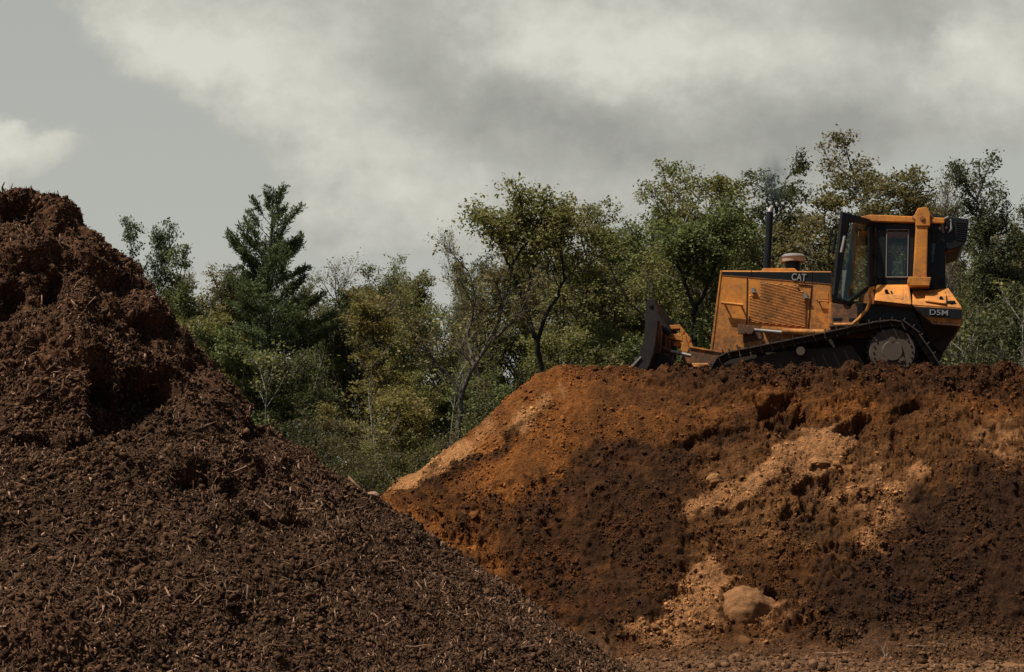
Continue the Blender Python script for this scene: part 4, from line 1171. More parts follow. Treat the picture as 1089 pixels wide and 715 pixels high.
# ---- lift cylinder along the engine side
for b in (.50, W - .50):
    cy = empty("lift_cylinder", (0, 0, 0)); cy.parent = DOZ
    r0, r1, r2, r3 = z6(262, 452, .50), z6(470, 470, .50), z6(455, 462, .50), z6(720, 470, .50)
    r0, r1, r2, r3 = [Vector((p.x, b, p.z)) for p in (r0, r1, r2, r3)]
    MB().tube([r0, r1], .030, 12).build("cylinder_rod", BRIGHT, cy, smooth=True)
    MB().tube([r2, r3], .052, 16).build("cylinder_barrel", YEL, cy, smooth=True)
    mb = MB(); mb.tube([Vector((r0.x - .03, b - .06, r0.z)), Vector((r0.x - .03, b + .12, r0.z))], .075, 14); mb.box(r0 + Vector((-.16, .05, .02)), (.12, .1, .16)); mb.build("rod_end", YELD, cy, smooth=True)
P = [z6(330, 428, .56), z6(480, 438, .56), z6(640, 458, .56), z6(640, 470, .56), z6(330, 446, .56)]; slab("cylinder_shelf", P, hb, YEL, .006)
P = [z6(208, 420, .62), z6(316, 430, .62), z6(330, 510, .62), z6(210, 530, .62)]; slab("trunnion_plate", P, hb, YELD, .006)

# ---- blade, push arms and tilt tower
bl = empty("dozer_blade", (0, 0, 0)); bl.parent = DOZ
b0, b1 = -.36, W + .36
prof_f = [(262, 62), (240, 130), (238, 210), (236, 300), (222, 400), (186, 500), (132, 590), (78, 645), (60, 690), (30, 740)]
prof_b = [(300, 66), (330, 130), (338, 210), (330, 300), (318, 400), (300, 500), (268, 590), (240, 640), (200, 690), (120, 745)]
A = [z5(x, y, b0) for x, y in prof_f] + [z5(x, y, b0) for x, y in reversed(prof_b)]
th = [(q + (p - q) * 1.0) for p, q in zip(A[:10], A[:9:-1])]
f_ = A[:10]; bk = [p + Vector((.10, 0, 0)) for p in f_]
sec = f_ + bk[::-1]
MB().prism(sec, back(sec, b1)).build("moldboard", STEEL, bl, .006)
for b in (b0 - .03, b1):
    S = [Vector((p.x, b, p.z)) for p in A]; MB().prism(S, back(S, b + .03)).build("end_plate", STEEL, bl, .004)
e = [z5(196, 520, b0 - .03), z5(206, 530, b0 - .03), z5(60, 690, b0 - .03), z5(28, 690, b0 - .03)]
MB().prism(e, back(e, b0 - .05)).build("cutting_edge", BRIGHT, bl, .003)
mb = MB(); q = z5(278, 105, b0 - .03); mb.tube([q + Vector((0, -.02, 0)), q + Vector((0, .02, 0))], .035, 12); mb.build("lifting_eye", STEEL, bl)
# stiffening ribs behind the moldboard
for b in (.25, .9, W - .9, W - .25):
    S = [z5(318, 230, .25), z5(352, 240, .25), z5(372, 330, .25), z5(352, 520, .25), z5(300, 640, .25), z5(262, 640, .25)]
    S = [Vector((p.x, b - .05, p.z)) for p in S]; MB().prism(S, back(S, b + .05)).build("blade_rib", YELD, bl, .008)
A = [z5(250, 560, .2), z5(330, 480, .2), z5(440, 520, .2), z5(520, 640, .2), z5(520, 740, .2), z5(230, 740, .2)]
MB().prism(A, back(A, W - .2)).build("blade_beam", STEEL, bl, .02)
# bracket with two windows, as cast
def bracket(b, bb):
    q = lambda x, y: z5(x, y, .30)
    o_ = [(412, 256), (500, 250), (540, 320), (572, 440), (560, 490), (500, 470), (522, 380), (400, 356), (408, 320)]
    mb = MB()
    for poly in ([(408, 256), (500, 250), (512, 284), (420, 288)], [(500, 250), (536, 300), (524, 340), (505, 338)], [(400, 330), (424, 318), (516, 340), (524, 384), (400, 362)], [(524, 384), (520, 340), (545, 330), (574, 444), (552, 494), (498, 474)]):
        S = [Vector((q(*p).x, b, q(*p).z)) for p in poly]; mb.prism(S, back(S, bb))
    return mb.build("tilt_bracket", YEL, bl, .008)


bracket(.55, .75); bracket(W - .75, W - .55)
MB().tube([z5(380, 300, .5), z5(430, 340, .5)], .05, 10).build("tilt_pin", STEEL, bl, smooth=True); MB().tube([z5(470, 440, .55), z5(470, 480, .55)], .04, 10).build("tilt_pin", STEEL, bl, smooth=True)
mb = MB(); mb.tube([z5(330, 450, .42), z5(440, 480, .42)], .045, 12); mb.build("tilt_cylinder", YELD, bl, smooth=True)
mb = MB(); mb.tube([z5(430, 478, .42), z5(600, 516, .42)], .030, 12); mb.build("tilt_rod", BRIGHT, bl, smooth=True)
for b in (.56, W - .78):
    S = [z5(585, 440, .56), z5(850, 486, .56), z5(860, 620, .56), z5(560, 580, .56), z5(520, 540, .56)]
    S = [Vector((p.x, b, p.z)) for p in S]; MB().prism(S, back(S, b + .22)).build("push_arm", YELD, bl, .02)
    S = [z5(584, 437, .56), z5(850, 483, .56), z5(850, 496, .56), z5(590, 452, .56)]
    S = [Vector((p.x, b - .02, p.z)) for p in S]; MB().prism(S, back(S, b + .24)).build("arm_lit_top", YEL, bl, .006)  # brighter strip laid on as the sunlit top of the arm
S = [z5(516, 612, .40), z5(760, 606, .40), z5(760, 700, .40), z5(540, 700, .40)]
MB().prism(S, back(S, .55)).build("push_frame", YELD, bl, .015)
mb = MB(); mb.tube([z5(610, 590, .42), z5(735, 590, .42)], .035, 10); mb.tube([z5(620, 602, .40), z5(700, 604, .40)], .028, 8); mb.build("frame_pin", YEL, bl, smooth=True)

# ---- exhaust smoke
m, nt, nd, ln = new_mat("exhaust_smoke")
out_ = nd("ShaderNodeOutputMaterial"); pv = nd("ShaderNodeVolumePrincipled"); pv.inputs["Color"].default_value = (.10, .16, .17, 1)
tc_ = nd("ShaderNodeTexCoord"); nz_ = nd("ShaderNodeTexNoise", Scale=2.6, Detail=5.0, Distortion=.9); ln(tc_.outputs["Object"], nz_.inputs["Vector"])
ln_ = nd("ShaderNodeVectorMath", operation="LENGTH"); ln(tc_.outputs["Object"], ln_.inputs[0])
f1 = nd("ShaderNodeMapRange", interpolation_type="SMOOTHSTEP"); ln(ln_.outputs["Value"], f1.inputs["Value"]); f1.inputs["From Min"].default_value = 1.0; f1.inputs["From Max"].default_value = .15
f2 = nd("ShaderNodeMapRange"); ln(nz_.outputs["Fac"], f2.inputs["Value"]); f2.inputs["From Min"].default_value = .36; f2.inputs["From Max"].default_value = .72; f2.inputs["To Max"].default_value = 4.2
ml_ = nd("ShaderNodeMath", operation="MULTIPLY"); ln(f1.outputs[0], ml_.inputs[0]); ln(f2.outputs[0], ml_.inputs[1]); ln(ml_.outputs[0], pv.inputs["Density"]); ln(pv.outputs[0], out_.inputs["Volume"])
bm = bmesh.new(); bmesh.ops.create_icosphere(bm, subdivisions=3, radius=1.0); me = bpy.data.meshes.new("exhaust_smoke"); bm.to_mesh(me); bm.free(); me.materials.append(m)
sm = bpy.data.objects.new("exhaust_smoke", me); COL.objects.link(sm)
tipw = DOZ.matrix_basis @ e2
sm.location = tipw + Vector((.06, .0, .50)); sm.scale = (.32, .32, .60)
tag(sm, "thin blue grey puff of smoke above the exhaust pipe", kind="stuff")
# ------------------------------------------------------------------ trees
BARK = bark_material("bark", (.115, .098, .08)); BARKP = bark_material("pale_bark", (.20, .18, .15)); BARKD = bark_material("dark_bark", (.035, .03, .026))
LEAF = leaf_material("leaves"); NEEDLE = leaf_material("needles")


class Grow:
    def __init__(s, seed):
        s.r = np.random.default_rng(seed); s.v = []; s.f = []; s.nv = 0; s.leaf = []; s.ldir = []

    def tube(s, P, r0, r1, k):
        P = np.array(P); n = len(P)
        t = np.gradient(P, axis=0); t /= np.linalg.norm(t, axis=1, keepdims=True) + 1e-9
        ref = np.array([.31, .17, .93]) if abs(t[0][2]) < .8 else np.array([.97, .2, .1])
        u = np.cross(t, ref); u /= np.linalg.norm(u, axis=1, keepdims=True) + 1e-9; w_ = np.cross(t, u)
        a = np.linspace(0, 2 * np.pi, k, endpoint=False)
        rr = np.linspace(r0, r1, n)[:, None, None]
        V = P[:, None, :] + rr * (np.cos(a)[None, :, None] * u[:, None, :] + np.sin(a)[None, :, None] * w_[:, None, :])
        i = (np.arange(n - 1)[:, None] * k + np.arange(k)[None, :]); j = (np.arange(n - 1)[:, None] * k + (np.arange(k)[None, :] + 1) % k)
        s.f.append(np.stack([i, j, j + k, i + k], -1).reshape(-1, 4) + s.nv); s.v.append(V.reshape(-1, 3)); s.nv += n * k

    def branch(s, p, d, Ln, r, lev, C):
        rg = s.r; n = max(3, int(Ln / C['seg']) + 1); P = [np.array(p, float)]; d = np.array(d, float)
        D = [d]
        for i in range(n):
            d = d + rg.normal(0, C['wig'][min(lev, len(C['wig']) - 1)], 3) + np.array([0, 0, C['up'][min(lev, len(C['up']) - 1)]])
            d /= np.linalg.norm(d); P.append(P[-1] + d * Ln / n); D.append(d)
        last = lev >= C['lev']
        s.tube(P, r, max(r * (.07 if lev == 0 else .22 if not last else .3), .006), 7 if lev < 1 else (5 if lev < 2 else (4 if lev < 3 else 3)))
        P = np.array(P)
        if lev >= C['leaf_from']:
            m = max(2, int(Ln / C['lstep']))
            for q in np.linspace(.4, 1.0, m):
                j = min(int(q * n), n - 1); f_ = q * n - j
                s.leaf.append(P[j] * (1 - f_) + P[j + 1] * f_); s.ldir.append(D[j])
        if not last:
            nc = C['nch'][lev]; nc = max(1, int(round(nc * rg.uniform(.75, 1.25))))
            ts = np.sort(rg.uniform(C['start'][lev], 1.0, nc)); az0 = rg.uniform(0, 6.28)
            for q, tt in enumerate(ts):
                j = min(int(tt * n), n - 1); f_ = tt * n - j; pp = P[j] * (1 - f_) + P[j + 1] * f_; dd = D[j]
                ang = R(rg.uniform(*C['ang'][lev])); az = az0 + q * 2.4 + rg.normal(0, .4)
                x_ = np.cross(dd, [.2, .1, 1.0]); nx_ = np.linalg.norm(x_); x_ = x_ / nx_ if nx_ > .05 else np.array([1., 0, 0]); y_ = np.cross(dd, x_)
                nd2 = dd * math.cos(ang) + (x_ * math.cos(az) + y_ * math.sin(az)) * math.sin(ang)
                s.branch(pp, nd2, Ln * C['ratio'][lev] * (1.15 - .55 * tt) * rg.uniform(.75, 1.2), r * C['rr'] * (1 - .5 * tt), lev + 1, C)


def leaves_mesh(g, anchors, dirs, n_per, spread, size, flat=.6, slim=.55, up=.5, keep=None):
    rg = g.r; A = np.repeat(np.array(anchors), n_per, axis=0); m = len(A)
    A = A + rg.normal(0, 1, (m, 3)) * np.array([spread, spread, spread * flat])
    nn = rg.normal(0, 1, (m, 3)); nn[:, 2] = np.abs(nn[:, 2]) + up; nn /= np.linalg.norm(nn, axis=1, keepdims=True)
    az = rg.normal(0, 1, (m, 3)); u = np.cross(nn, az); u /= np.linalg.norm(u, axis=1, keepdims=True); w_ = np.cross(nn, u)
    s = (size * rg.uniform(.6, 1.35, m))[:, None]
    V = np.stack([A - u * s, A + w_ * s * slim + nn * s * .12, A + u * s, A - w_ * s * slim + nn * s * .12], 1).reshape(-1, 3)
    Fq = np.arange(4 * m).reshape(-1, 4)
    # sprays share a tone, single leaves vary within it
    tone = np.repeat(rg.uniform(0, 1, len(anchors)), n_per) * .6 + rg.uniform(0, 1, m) * .4
    return V, Fq, tone


def proto(kind, seed):
    g = Grow(seed); rg = g.r
    C = dict(seg=.55, wig=[.05, .10, .16, .22], up=[.02, .05, .03, .0], lev=3, leaf_from=2, lstep=.30, nch=[9, 7, 5], start=[.35, .25, .2], ang=[(30, 55), (30, 60), (30, 65)], ratio=[.5, .55, .5], rr=.5)
    H = 16.0; per, spr, size, flat = 7, .14, .066, .6
    if kind == "vase":       # several leaders from a low fork, open top
        nl = 4; g.branch((0, 0, 0), (0.02, 0, 1), 4.2, .24, 9, dict(C, leaf_from=99))
        top = g.v[-1][-7:].mean(0)
        for i in range(nl):
            az = i * 1.57 + rg.uniform(-.5, .5); t = R(rg.uniform(5, 19)); d = (math.sin(t) * math.cos(az), math.sin(t) * math.sin(az), math.cos(t))
            g.branch(top - np.array([0, 0, rg.uniform(0, 1.2)]), d, rg.uniform(9, 12.5), .13, 0, dict(C, up=[.05, .06, .03, 0], nch=[13, 6, 4], start=[.30, .2, .2], ratio=[.235, .5, .5]))
        per, spr = 6, .13
    elif kind == "spread":   # wide layered crown
        g.branch((0, 0, 0), (0.03, 0, 1), 8, .26, 9, dict(C, leaf_from=99)); top = g.v[-1][-7:].mean(0)
        for i in range(7):
            az = i * 2.4 + rg.uniform(-.4, .4); t = R(rg.uniform(4, 38)); d = (math.sin(t) * math.cos(az), math.sin(t) * math.sin(az), math.cos(t))
            g.branch(top - np.array([0, 0, rg.uniform(0, 2.5)]), d, rg.uniform(4.6, 7.2), .12, 0, dict(C, up=[.03, .02, .0, 0], nch=[10, 7, 4], start=[.25, .2, .2], ratio=[.30, .5, .5]))
        per, spr, flat = 6, .17, .4; size = .068
    elif kind == "upright":
        g.branch((0, 0, 0), (0, 0, 1), 15.5, .2, 0, dict(C, nch=[38, 7, 4], start=[.30, .2, .2], ang=[(30, 60), (30, 60), (30, 60)], ratio=[.145, .5, .5], up=[.0, .08, .03, 0]))
        per, spr, size = 6, .14, .066
    elif kind == "spire":
        g.branch((0, 0, 0), (0, 0, 1), 15.8, .16, 0, dict(C, nch=[60, 5, 3], start=[.12, .2, .2], leaf_from=1, ang=[(25, 45), (30, 55), (30, 60)], ratio=[.17, .5, .5], up=[.0, .1, .05, 0], wig=[.015, .08, .15, .2]))
        per, spr, size = 6, .15, .085
    elif kind == "bare":
        nl = 3
        g.branch((0, 0, 0), (0.02, 0, 1), 4.5, .16, 9, dict(C, leaf_from=99)); top = g.v[-1][-7:].mean(0)
        for i in range(nl):
            az = i * 2.1 + rg.uniform(-.5, .5); t = R(rg.uniform(3, 12)); d = (math.sin(t) * math.cos(az), math.sin(t) * math.sin(az), math.cos(t))
            g.branch(top - np.array([0, 0, rg.uniform(0, .8)]), d, rg.uniform(10, 12), .10, 0, dict(C, up=[.04, .07, .05, .02], nch=[14, 8, 6], start=[.2, .2, .2], ratio=[.22, .5, .5], ang=[(20, 42), (25, 45), (25, 50)]))
        per, spr, size = 1, .2, .06
    elif kind == "bush":     # low, many stems, layered sprays
        H = 6.0
        for i in range(7):
            az = i * 2.4; t = R(rg.uniform(8, 50)); d = (math.sin(t) * math.cos(az), math.sin(t) * math.sin(az), math.cos(t))
            g.branch((rg.normal(0, .15), rg.normal(0, .15), 0), d, rg.uniform(3.8, 6), .05, 0, dict(C, up=[.02, -.02, -.02, 0], nch=[10, 6, 3], start=[.12, .2, .2], ratio=[.4, .5, .5], ang=[(35, 70), (30, 60), (30, 60)]))
        per, spr, size, flat = 5, .2, .055, .3
    elif kind == "understory":
        H = 9.0
        g.branch((0, 0, 0), (0.03, 0, 1), 9, .09, 0, dict(C, nch=[26, 7, 3], start=[.12, .2, .2], ang=[(50, 85), (30, 60), (30, 60)], ratio=[.24, .45, .5], up=[.0, -.01, -.02, 0], wig=[.05, .10, .15, .2]))
        per, spr, size, flat = 8, .2, .064, .28
    allv = np.concatenate(g.v); s = H / max(allv[:, 2].max(), .1)
    allv = allv * s; anchors = np.array(g.leaf) * s
    cen = anchors[:, :2].mean(0); zc = anchors[:, 2].mean()
    allv[:, :2] -= cen * (allv[:, 2:3] / zc); anchors[:, :2] -= cen * (anchors[:, 2:3] / zc)      # balance the crown over its foot
    V, Fq, tone = leaves_mesh(g, anchors, g.ldir, per, spr, size, flat)
    V[:, 2] = np.maximum(V[:, 2], .05)
    return allv, np.concatenate(g.f), V, Fq, tone, H


def pine_proto(seed=4):
    g = Grow(seed); rg = g.r; H = 17.0
    n = 18; P = [(.10 * math.sin(i * .8), .08 * math.cos(i * 1.1) - .08, H * i / n) for i in range(n + 1)]
    g.tube(P, .24, .025, 8)
    anchors = []; z = 3.2
    while z < H - .3:
        f = (z - 3.0) / (H - 3.0)
        Lm = np.interp(f, [0, .12, .3, .45, .62, .72, .82, .92, 1.0], [1.4, 2.6, 3.3, 2.9, 2.5, 2.1, 1.75, 1.1, .35])
        k = rg.integers(4, 7); az0 = rg.uniform(0, 6.28)
        for i in range(k):
            if rg.uniform() < .10: continue
            Ln = Lm * rg.uniform(.5, 1.2); az = az0 + i * 6.283 / k + rg.normal(0, .25)
            el = R(np.interp(f, [0, .4, .7, 1.0], [-8, 6, 28, 52])); droop = np.interp(f, [0, .5, 1], [.0, .05, .16])
            p = np.array([.10 * math.sin(z / H * 14.4), 0, z]); d = np.array([math.cos(az) * math.cos(el), math.sin(az) * math.cos(el), math.sin(el)])
            m = max(4, int(Ln / .3)); Q = [p]
            for j in range(m):
                d = d + np.array([0, 0, droop * .8]) + rg.normal(0, .06, 3); d /= np.linalg.norm(d); Q.append(Q[-1] + d * Ln / m)
            g.tube(Q, .045 * (1 - .6 * f) * (.4 + Ln / 3), .008, 4)
            for j in range(2, m + 1):
                anchors.append((Q[j], d))
                if j > 1 and Ln > .8:
                    for sd in (-1, 1):
                        ln2 = Ln * .46 * (1.15 - j / m) + .18; side = np.cross(d, [0, 0, 1.0]) * sd; q = (d * .75 + side * rg.uniform(.6, 1.0) + np.array([0, 0, .12])); q /= np.linalg.norm(q)
                        e = Q[j] + q * ln2; g.tube([Q[j], (Q[j] + e) / 2 + (0, 0, .02), e], .012, .005, 3)
                        for t in np.arange(.2, ln2 + .01, .2): anchors.append((Q[j] + q * t, q))
        z += np.interp(f, [0, .5, 1], [.75, .75, .45]) * rg.uniform(.8, 1.2)
    anchors.append((np.array(P[-1]), np.array([0, 0, 1.])))
    A = np.array([a for a, _ in anchors]); D = np.array([d for _, d in anchors]); per = 15
    B = np.repeat(A, per, 0) + rg.normal(0, .05, (len(A) * per, 3)); Dn = np.repeat(D, per, 0) * .8 + rg.normal(0, .75, (len(B), 3)) + np.array([0, 0, .25]); Dn /= np.linalg.norm(Dn, axis=1, keepdims=True)
    u = np.cross(Dn, rg.normal(0, 1, Dn.shape)); u /= np.linalg.norm(u, axis=1, keepdims=True)
    ln_ = rg.uniform(.14, .26, (len(B), 1)); wd = .026
    V = np.stack([B - u * wd * .6, B + Dn * ln_ * .6 - u * wd, B + Dn * ln_, B + Dn * ln_ * .6 + u * wd], 1).reshape(-1, 3)
    tone = np.repeat(rg.uniform(0, 1, len(A)), per) * .6 + rg.uniform(0, 1, len(B)) * .4
    return np.concatenate(g.v), np.concatenate(g.f), V, np.arange(len(V)).reshape(-1, 4), tone, H


PROTO = {}


def get_proto(key, seed, kind, bark):
    k = (key, seed)
    if k not in PROTO:
        tv, tf, lv, lf, tone, H = pine_proto(seed) if kind == "pine" else proto(kind, seed)
        t = np_mesh("trunk", tv, tf, bark, smooth=True); c = np_mesh("crown", lv, lf, NEEDLE if kind == "pine" else LEAF, fcol=tone)
        PROTO[k] = (t.data, c.data, H)
        bpy.data.objects.remove(t); bpy.data.objects.remove(c)
    return PROTO[k]


def tree(name, kind, seed, px, ytop, Y, width, col, label, group=None, rz=None, cat="tree", bark=BARK, lean=0.0, base=0.0, key=None):
    td, cd, H = get_proto(kind + bark.name, seed, kind, bark)
    top = at(px, ytop, Y); x_ = top[0]; h = top[2] - base
    root = empty(name, (x_, Y, base), 0)
    s = h / H
    root.scale = (s * width, s * width, s)
    root.rotation_euler = (0, lean, rz if rz is not None else (seed * 1.7 + px * .37) % 6.28)
    for nm, dt in (("trunk", td), ("crown", cd)):
        o = bpy.data.objects.new(nm, dt); COL.objects.link(o); o.parent = root; o.color = (*col, 1)
    return tag(root, label, cat, group)


OL = (.178, .172, .050); GR = (.132, .156, .048); DK = (.088, .094, .034); YE = (.200, .165, .046); BR = (.165, .138, .055); TE = (.095, .122, .058)
tree("pine_tree", "pine", 4, 288, 207, 58, 1.05, (.092, .118, .044), "tall dark green pine with tiered branches rising above the broadleaf trees", bark=BARKD, rz=.6)
# name, kind, seed, px, top, distance, width, colour, label
for a in [
    ("spire_tree", "spire", 1, 138, 231, 62, .62, TE, "narrow pale green tree with a pointed top, nearest the peak of the mulch heap"),
    ("spire_tree", "spire", 2, 172, 234, 63, .68, TE, "narrow pale green pointed tree, second from the mulch heap's peak"),
    ("spire_tree", "spire", 1, 196, 262, 61, .7, GR, "short narrow green tree with pointed top, between the pointed pair and the yellow green trees"),
    ("leafy_tree", "upright", 3, 238, 280, 64, 1.0, YE, "yellow green bushy tree just left of the tall pine"),
    ("bare_tree", "bare", 5, 378, 272, 66, 1.15, BR, "grey nearly leafless tree with a fan of fine twigs, just right of the pine"),
    ("leafy_tree", "upright", 6, 408, 305, 58, 1.15, YE, "olive yellow round tree in front of the grey leafless tree"),
    ("leafy_tree", "vase", 7, 462, 268, 63, 1.0, OL, "olive tree with thin crown left of the slender dead tree"),
    ("bare_tree", "bare", 8, 497, 240, 57, .42, BR, "slender dead tree with a small wispy top between two olive trees"),
    ("leafy_tree", "vase", 10, 622, 202, 60, 1.0, OL, "tall olive tree with leaning branches right of the forked airy tree"),
    ("leafy_tree", "vase", 7, 655, 214, 64, .9, BR, "brownish thin topped tree behind the raised blade"),
    ("leafy_tree", "vase", 9, 704, 178, 60, 1.0, GR, "tall green tree with rounded top behind the blade and front of the engine"),
    ("leafy_tree", "vase", 10, 760, 172, 57, 1.0, OL, "tall yellowish green tree with many upright trunks behind the engine hood"),
    ("leafy_tree", "upright", 11, 818, 166, 62, 1.0, DK, "dark green tree directly behind the exhaust smoke"),
    ("spreading_tree", "spread", 12, 918, 126, 60, 1.0, (.150, .130, .046), "tallest tree, with wide layered brownish green crown above the cab", 3.4),
    ("bare_tree", "bare", 5, 1016, 174, 58, .6, BR, "thin bare tree with fine upright twigs right of the tallest tree"),
    ("leafy_tree", "upright", 3, 1058, 168, 54, .95, (.080, .090, .038), "dark slender leafed tree standing right of the bulldozer's rear"),
    ("leafy_tree", "upright", 6, 1098, 190, 57, .95, DK, "dark green tree cut by the right edge of the picture"),
]: tree(a[0], a[1], a[2], a[3], a[4], a[5], a[6], a[7], a[8], bark=BARK if a[1] != "spire" else BARKD, rz=a[9] if len(a) > 9 else None)
# second line: fills the wood behind the named trees
rt = np.random.default_rng(77)
kinds = [("upright", 11), ("vase", 10), ("upright", 3), ("upright", 6), ("vase", 7), ("spread", 12)]
i = 0
for px in np.arange(110, 1130, 22):
    lim = float(np.interp(px, [100, 200, 240, 330, 430, 470, 540, 600, 680, 760, 850, 930, 1000, 1089], [286, 292, 290, 288, 278, 268, 264, 255, 240, 225, 212, 225, 250, 240]))
    k = kinds[i % 6]; c = [OL, GR, DK, BR, YE, GR, OL][int(rt.integers(0, 7))]; c = tuple(np.array(c) * rt.uniform(.7, 1.1))
    tree("wood_tree", k[0], k[1], px + rt.uniform(-10, 10), lim + rt.uniform(-8, 26), rt.uniform(66, 76), rt.uniform(.7, 1.0), c,
         "one of the dense broadleaf trees filling the wood behind the taller front trees", "trees filling the wood")
    i += 1
# low layered trees and bushes at the wood's edge
ul = [(352, 430, 51, 1.0, YE, "sunlit olive sapling with layered branches in the gap, nearest the mulch slope"), (425, 400, 52, 1.15, YE, "pale olive layered small tree in the middle of the gap between the heaps"), (385, 470, 48, 1.0, OL, "low olive bushy tree at the bottom of the gap"),
      (440, 395, 54, .8, OL, "small olive tree above the left end of the dirt mound"), (508, 385, 53, .8, GR, "small green tree above the mound's left shoulder"), (606, 345, 55, .9, OL, "small olive tree left of the raised blade"),
      (655, 345, 52, .95, GR, "small green tree right behind the raised blade"), (720, 330, 54, 1.0, GR, "small green tree behind the push arm of the machine"), (318, 370, 55, .9, DK, "dark small tree under the pine's lower branches"),
      (250, 350, 56, .9, GR, "small green tree between the mulch slope and the pine"), (1045, 300, 52, .9, DK, "dark small tree beside the machine's fuel tank"), (215, 330, 57, .9, OL, "small olive tree hugging the upper mulch slope")]
for j, (px, yt, Y, wd, c, lab) in enumerate(ul): tree("sapling_tree", "understory", 20 + j % 3, px, yt, Y, wd, c, lab, bark=BARKP if j % 3 == 0 else BARK)
bs = np.random.default_rng(5); j = 0
for px in np.arange(270, 700, 24):
    yt = float(np.interp(px, [250, 330, 400, 470, 560, 700], [440, 470, 480, 462, 412, 385])) + bs.uniform(-25, 12)
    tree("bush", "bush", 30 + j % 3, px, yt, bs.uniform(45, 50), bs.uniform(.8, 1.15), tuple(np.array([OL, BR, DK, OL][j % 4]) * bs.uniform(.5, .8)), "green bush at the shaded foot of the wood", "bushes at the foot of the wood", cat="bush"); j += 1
tree("bush", "bush", 31, 632, 388, 43, .55, (.20, .175, .045), "bright yellow green bush peeping over the mound just left of the blade", cat="bush")
for px, yt in ((1000, 372), (1035, 345), (1075, 350), (1100, 330)):
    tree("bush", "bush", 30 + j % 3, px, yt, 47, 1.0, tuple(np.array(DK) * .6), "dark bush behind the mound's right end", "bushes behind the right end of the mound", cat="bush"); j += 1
def limb_tree(name, Y, paths, kids, per, size, col, label, bark, seed):
    """a tree whose main limbs follow given lines; small branches and leaves grow on them"""
    g = Grow(seed); x0 = at(*paths[0][0][0], Y)[0]
    for n_, (pts, r0, r1) in enumerate(paths):
        W3 = [at(px, py, Y) - (x0, Y, 0) + (0, g.r.normal(0, .25) if i else 0, 0) for i, (px, py) in enumerate(pts)]
        if n_ == 0: W3 = [np.array((W3[0][0], 0, 0.0))] + W3
        Q = [W3[0]]
        for a_, b_ in zip(W3[:-1], W3[1:]):
            for t in (.34, .67, 1.0): Q.append(a_ + (b_ - a_) * t + (g.r.normal(0, .035, 3) if t < 1 else 0))
        g.tube(Q, r0, r1, 7)
        lo = len(Q) // 4 if n_ else len(Q) // 2
        for j in range(kids):
            i = int(g.r.integers(lo, len(Q))); d = Q[i] - Q[max(i - 1, 0)]; d = d / (np.linalg.norm(d) + 1e-6); az = g.r.uniform(0, 6.28)
            d = d * .7 + np.array([math.cos(az), math.sin(az), .25]) * .75; d /= np.linalg.norm(d)
            g.branch(Q[i], d, g.r.uniform(.5, 1.5), .024, 1, dict(seg=.4, wig=[.05, .12, .16, .2], up=[.02, .06, .03, 0], lev=3, leaf_from=2, lstep=.28, nch=[6, 6, 3], start=[.3, .25, .2], ang=[(30, 60)] * 3, ratio=[.5, .55, .5], rr=.5))
    root = empty(name, (x0, Y, 0)); np_mesh("trunk", np.concatenate(g.v), np.concatenate(g.f), bark, root, smooth=True)
    V, Fq, tone = leaves_mesh(g, g.leaf, g.ldir, per, .17, size); V[:, 2] = np.maximum(V[:, 2], .1); c = np_mesh("crown", V, Fq, LEAF, root, fcol=tone); c.color = (*col, 1)
    return tag(root, label, "tree")


limb_tree("forked_tree", 51, [([(575, 400), (571, 365), (556, 318), (543, 288), (532, 262), (526, 246)], .12, .015), ([(571, 365), (586, 326), (600, 298), (597, 270), (588, 248)], .075, .015), ([(556, 318), (570, 280), (566, 252), (558, 232)], .06, .012), ([(543, 288), (556, 262), (546, 240)], .045, .010)],
          12, 4, .066, OL, "tall thin tree with open airy crown and forked dark trunk above the mound's left end", BARKD, 41)
limb_tree("leaning_tree", 49, [([(487, 455), (490, 424), (503, 392), (522, 362), (534, 330), (528, 296)], .11, .02), ([(490, 424), (476, 398), (450, 372), (436, 348)], .06, .015), ([(503, 392), (497, 352), (506, 316), (498, 288)], .06, .014), ([(522, 362), (548, 340), (562, 312)], .05, .012)],
          7, 2, .06, BR, "nearly bare grey tree with a leaning trunk and forked limbs at the mound's left shoulder", BARK, 42)
limb_tree("leaning_tree", 52, [([(716, 372), (702, 352), (680, 330), (655, 300), (640, 268)], .08, .015), ([(702, 352), (690, 318), (688, 282)], .05, .012)],
          8, 3, .06, OL, "thin tree leaning to the left behind the blade of the machine", BARK, 43)
limb_tree("forked_tree", 53, [([(738, 370), (738, 335), (752, 304), (764, 272), (770, 246)], .12, .02), ([(738, 335), (729, 302), (722, 272), (715, 240)], .08, .016), ([(752, 304), (748, 272), (754, 240)], .06, .014)],
          12, 4, .066, GR, "dark trunked forked tree behind the gap between the blade and the engine", BARKD, 44)
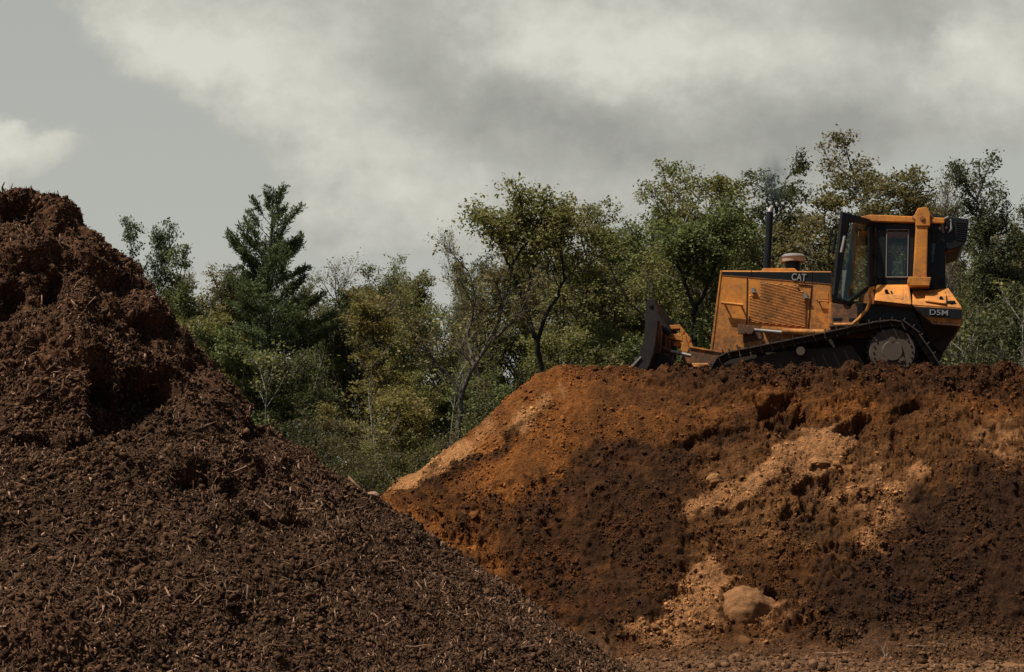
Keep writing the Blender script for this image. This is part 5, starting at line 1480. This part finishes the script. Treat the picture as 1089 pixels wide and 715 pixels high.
# pale thin trunks standing at the edge of the wood
for px, yt, y0, lean, rr, lab in ((470, 360, 51, -.02, .06, "thin grey straight young tree left of the leaning bare tree"), (279, 395, 54, .03, .05, "pale thin trunk in the shade below the pine"), (397, 390, 50, .04, .05, "thin pale leaning trunk deep in the gap"), (1030, 290, 46, .0, .06, "thin pale trunk right of the machine's rear"), (1056, 320, 45, -.02, .055, "thin pale trunk between the machine's rear and the picture's right edge"), (1078, 300, 45, .02, .07, "grey trunk at the wood's edge nearest the picture's right edge"), (1012, 280, 51, .03, .09, "dark straight trunk just behind the fuel tank")):
    g = Grow(int(px)); top = at(px, yt, y0); h = top[2]
    g.branch((0, 0, 0), (lean, 0, 1), h, rr, 0, dict(seg=.6, wig=[.035, .10, .14, .2], up=[.01, .08, .05, 0], lev=2, leaf_from=2, lstep=.4, nch=[8, 4], start=[.45, .3], ang=[(25, 50), (25, 50)], ratio=[.28, .4], rr=.5))
    root = empty("young_tree", (top[0] - lean * h * .6, y0, 0)); t = np_mesh("trunk", np.concatenate(g.v), np.concatenate(g.f), BARKP if px != 1012 else BARKD, root, smooth=True)
    V, Fq, tone = leaves_mesh(g, g.leaf, g.ldir, 4, .2, .07); c = np_mesh("crown", V, Fq, LEAF, root, fcol=tone); c.color = (*OL, 1)
    tag(root, lab, "tree")
# the far wood: countless leaves and stems closing the view
fr_ = np.random.default_rng(9); g = Grow(99); g.r = fr_; A = []
nc_ = 1500
cx = fr_.uniform(-48, 52, nc_); cy = fr_.uniform(84, 110, nc_)
hm = 10.5 + 3.2 * perlin(cx * .09, cx * 0 + 2.2) + 1.5 * perlin(cx * .3, cx * 0 + 6.1) + np.interp(cx, [-40, -10, 0, 15, 40], [0, 0, 0, 3.0, 4.0])
cz = fr_.uniform(.02, 1.0, nc_) ** .8 * hm
for q in range(nc_): A.append((cx[q], cy[q], cz[q]))
A = np.array(A); A = np.repeat(A, 14, 0) + fr_.normal(0, 1, (nc_ * 14, 3)) * np.array([1.0, 1.0, .6]); A[:, 2] = np.abs(A[:, 2])
V, Fq, tone = leaves_mesh(g, A, None, 4, .35, .17, .5)
far = np_mesh("forest", V, Fq, LEAF, fcol=tone); far.color = (.145, .145, .050, 1)
tag(far, "far part of the wood closing the view behind the trees", kind="stuff")
